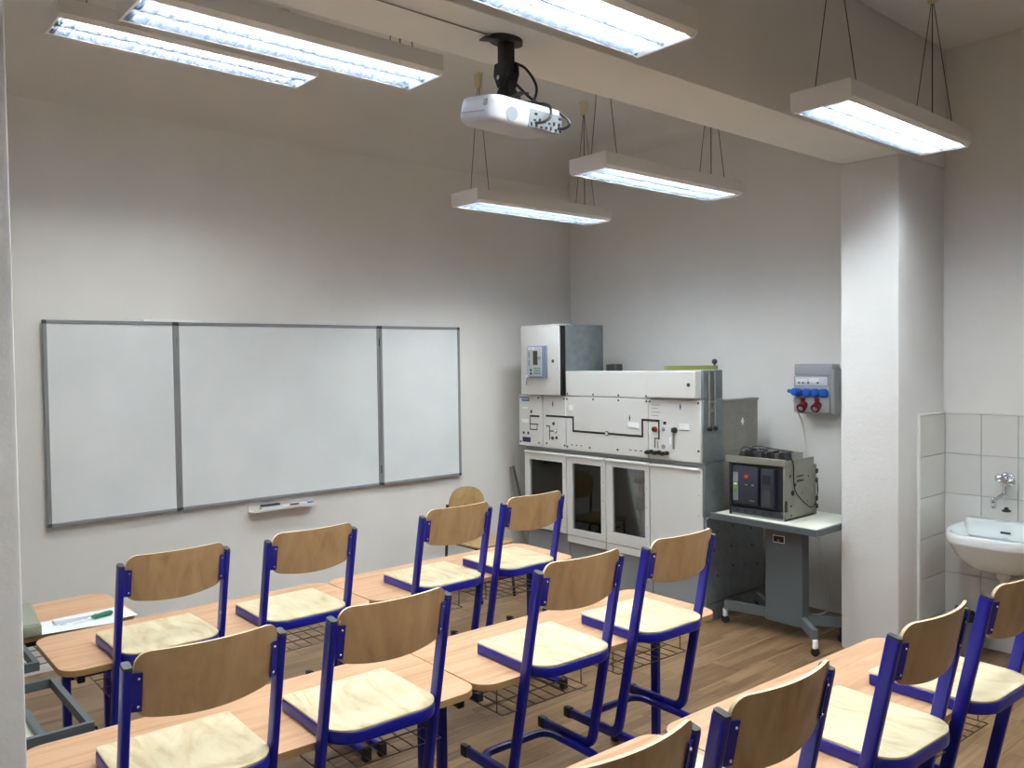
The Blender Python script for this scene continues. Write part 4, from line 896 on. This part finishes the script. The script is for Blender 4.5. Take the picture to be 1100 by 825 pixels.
# ------------------------------------------------------------------ teacher's desk with papers
td = copy_tree(proto_desk); td.location = (-0.635, -1.405, 0.0); td.rotation_euler = (0, 0, math.radians(1.0))
tag(td, 'beech-topped desk with papers against whiteboard wall at far left', 'desk', 'school desks in rows')
def sheet(cx, cy, w_, h_, a, z, lab):
    t = bmnew(); prism(t, rrect(-w_/2, w_/2, -h_/2, h_/2, 0.001, 1), 0, 0.0008, XY); o = obj('paper_sheet', t, m_paper); o.location = (cx, cy, z); o.rotation_euler = (0, 0, a); tag(o, lab, 'paper', 'papers on the far left desk')
sheet(-0.235, -1.585, 0.297, 0.19, math.radians(-8), DZ+0.0005, 'white paper sheet at left of the papers on the far left desk')
sheet(-0.155, -1.565, 0.297, 0.19, math.radians(3), DZ+0.0016, 'white paper sheet at right of the papers on far left desk')
rl = thing('clear_plastic_case', 'narrow clear plastic case lying on the papers', 'case', (-0.225, -1.55, DZ+0.0026), math.radians(2))
bm = box(bmnew(), -0.085, 0.085, -0.022, 0.022, 0, 0.014, 0.003, 2); obj('body', bm, m_clear, rl)
bm = box(bmnew(), -0.084, 0.084, -0.021, 0.021, 0.014, 0.017, 0.001); obj('lid', bm, m_paper, rl)
sd = thing('screwdriver', 'screwdriver with green handle lying on the papers', 'screwdriver', (-0.19, -1.60, DZ+0.0026), math.radians(12))
bm = bmnew(); cyl(bm, (-0.11, 0, 0.012), (0.02, 0, 0.012), 0.003, 8); obj('shaft', bm, m_chrome, sd)
bm = bmnew(); lathe(bm, [(0.006, 0.018), (0.011, 0.03), (0.0095, 0.05), (0.012, 0.075), (0.011, 0.10), (0.006, 0.108)], (0, 0, 0.012), 12, 'x'); obj('handle', bm, newmat('dark_green_handle', srgb(16, 110, 84), 0.35), sd)
fb = thing('file_box', 'grey-green plastic box at left end of the paper-strewn desk', 'box', (-0.52, -1.50, DZ+0.0005), math.radians(-6))
bm = box(bmnew(), -0.16, 0.16, -0.16, 0.22, 0, 0.045, 0.006, 2); obj('body', bm, m_ovinyl, fb)
bm = box(bmnew(), -0.15, 0.15, -0.15, 0.21, 0.045, 0.05, 0.002); obj('lid', bm, m_ovinyl, fb)

# ------------------------------------------------------------------ two grey trolleys by the left pillar
def trolley(x1, y0, y1, lab):
    t = thing('trolley', lab, 'trolley', (x1-0.3, (y0+y1)/2, 0), group='grey trolleys behind the left pillar')
    z = 0.672; pr = [(-0.009, -0.016), (0.009, -0.016), (0.009, 0.016), (-0.009, 0.016)]
    x0 = x1-0.52
    for a, b in (((x0, y0), (x1, y0)), ((x0, y1), (x1, y1)), ((x1-0.009, y0+0.009), (x1-0.009, y1-0.009)), ((x1-0.14, y0+0.009), (x1-0.14, y1-0.009)), ((x0, y0), (x0, y1))):
        bm = bmnew(); sweep(bm, [(a[0], a[1], z), (b[0], b[1], z)], pr); obj('frame_bar', bm, m_cart, t, True)
    boxo('tray', x0+0.009, x1-0.15, y0+0.009, y1-0.009, z-0.012, z-0.004, m_carttop, t)
    knb = bmnew(); lathe(knb, [(0.012, z-0.004), (0.014, z+0.006), (0.008, z+0.012)], (x1-0.22, y0+0.09, 0), 12); obj('knob', knb, m_black, t, True)
    for xx in (x0+0.01, x1-0.15):
        for yy in (y0+0.01, y1-0.01):
            bm = bmnew(); cyl(bm, (xx, yy, 0.05), (xx, yy, z-0.016), 0.012, 10); lg = obj('leg', bm, m_cart, t, True)
            bm = bmnew(); cyl(bm, (xx-0.01, yy, 0.025), (xx+0.01, yy, 0.025), 0.025, 14); obj('castor', bm, m_black, lg, True)
    boxo('lower_shelf', x0+0.01, x1-0.15, y0+0.01, y1-0.01, 0.2, 0.212, m_cart, t)
    return t
trolley(-0.440, -2.66, -2.17, 'grey trolley frame with loop handle and cream tray, nearer one beside pillar')
trolley(-0.446, -1.955, -1.70, 'grey trolley frame corner, farther one at the left desk end')

# ------------------------------------------------------------------ old chair and metal profile in the corner
oc = thing('corner_chair', 'old plywood chair with rounded back against whiteboard wall', 'chair', (2.83, -0.50, 0))
ZS = 0.42
bm = bmnew(); prism(bm, rrect(2.645, 3.02, -0.72, -0.30, [0.05, 0.05, 0.09, 0.09]), ZS-0.012, ZS, XY); obj('seat', bm, m_oldwood, oc, True)
bm = bmnew(); nu = 18
def bk2(i, j, off):
    u_ = -1+2*i/nu; x = 0.172*math.sin(u_*PI/2)
    e = math.sqrt(max(0, 1-(abs(x)/0.172)**2.6))
    z = (0.665-0.11*e)+(0.665+0.135*e-(0.665-0.11*e))*j/8
    return (2.855+x, -0.285+0.03*(x/0.172)**2*-1+off-0.0, z)
F = [[bm.verts.new(bk2(i, j, 0)) for j in range(9)] for i in range(nu+1)]; B = [[bm.verts.new(bk2(i, j, 0.012)) for j in range(9)] for i in range(nu+1)]
for i in range(nu):
    for j in range(8): bm.faces.new((F[i][j], F[i+1][j], F[i+1][j+1], F[i][j+1])); bm.faces.new((B[i+1][j], B[i][j], B[i][j+1], B[i+1][j+1]))
    bm.faces.new((F[i][8], F[i+1][8], B[i+1][8], B[i][8])); bm.faces.new((F[i+1][0], F[i][0], B[i][0], B[i+1][0]))
obj('backrest', bm, m_oldwood, oc, True, smooth=60)
for s in (-1, 1):
    x = 2.835+s*0.15
    bm = bmnew(); sweep(bm, fillet([(x, -0.285, 0.68), (x, -0.27, ZS-0.03), (x, -0.24, 0.012)], 0.1, 4), circ(0.011, 10)); obj('rear_leg', bm, m_dsteel, oc, True)
    bm = bmnew(); sweep(bm, [(x, -0.66, ZS-0.012), (x+s*0.01, -0.70, 0.012)], circ(0.011, 10)); obj('front_leg', bm, m_dsteel, oc, True)
    bm = bmnew(); sweep(bm, [(x, -0.27, ZS-0.024), (x, -0.68, ZS-0.024)], circ(0.011, 10)); obj('seat_rail', bm, m_dsteel, oc, True)
    for yy in (-0.24, -0.70):
        bm = bmnew(); lathe(bm, [(0.013, 0), (0.014, 0.02), (0.012, 0.03)], (x+(s*0.01 if yy < -0.5 else 0), yy, 0), 10); obj('foot_plug', bm, m_black, oc, True)
bm = bmnew(); sweep(bm, [(2.685, -0.62, 0.33), (2.985, -0.62, 0.33)], circ(0.009, 8)); obj('stretcher', bm, m_dsteel, oc, True)
mp_ = thing('metal_profile', 'grey metal profile leaning in the corner beside the cabinet', 'profile', (3.60, -0.20, 0))
bm = bmnew(); sweep(bm, [(3.655, -0.215, 0.005), (3.566, -0.030, 0.869)], [(-0.024, -0.014), (0.024, -0.014), (0.024, -0.010), (-0.020, -0.010), (-0.020, 0.014), (-0.024, 0.014)]); obj('angle_bar', bm, m_gal2, mp_, True, smooth=10)
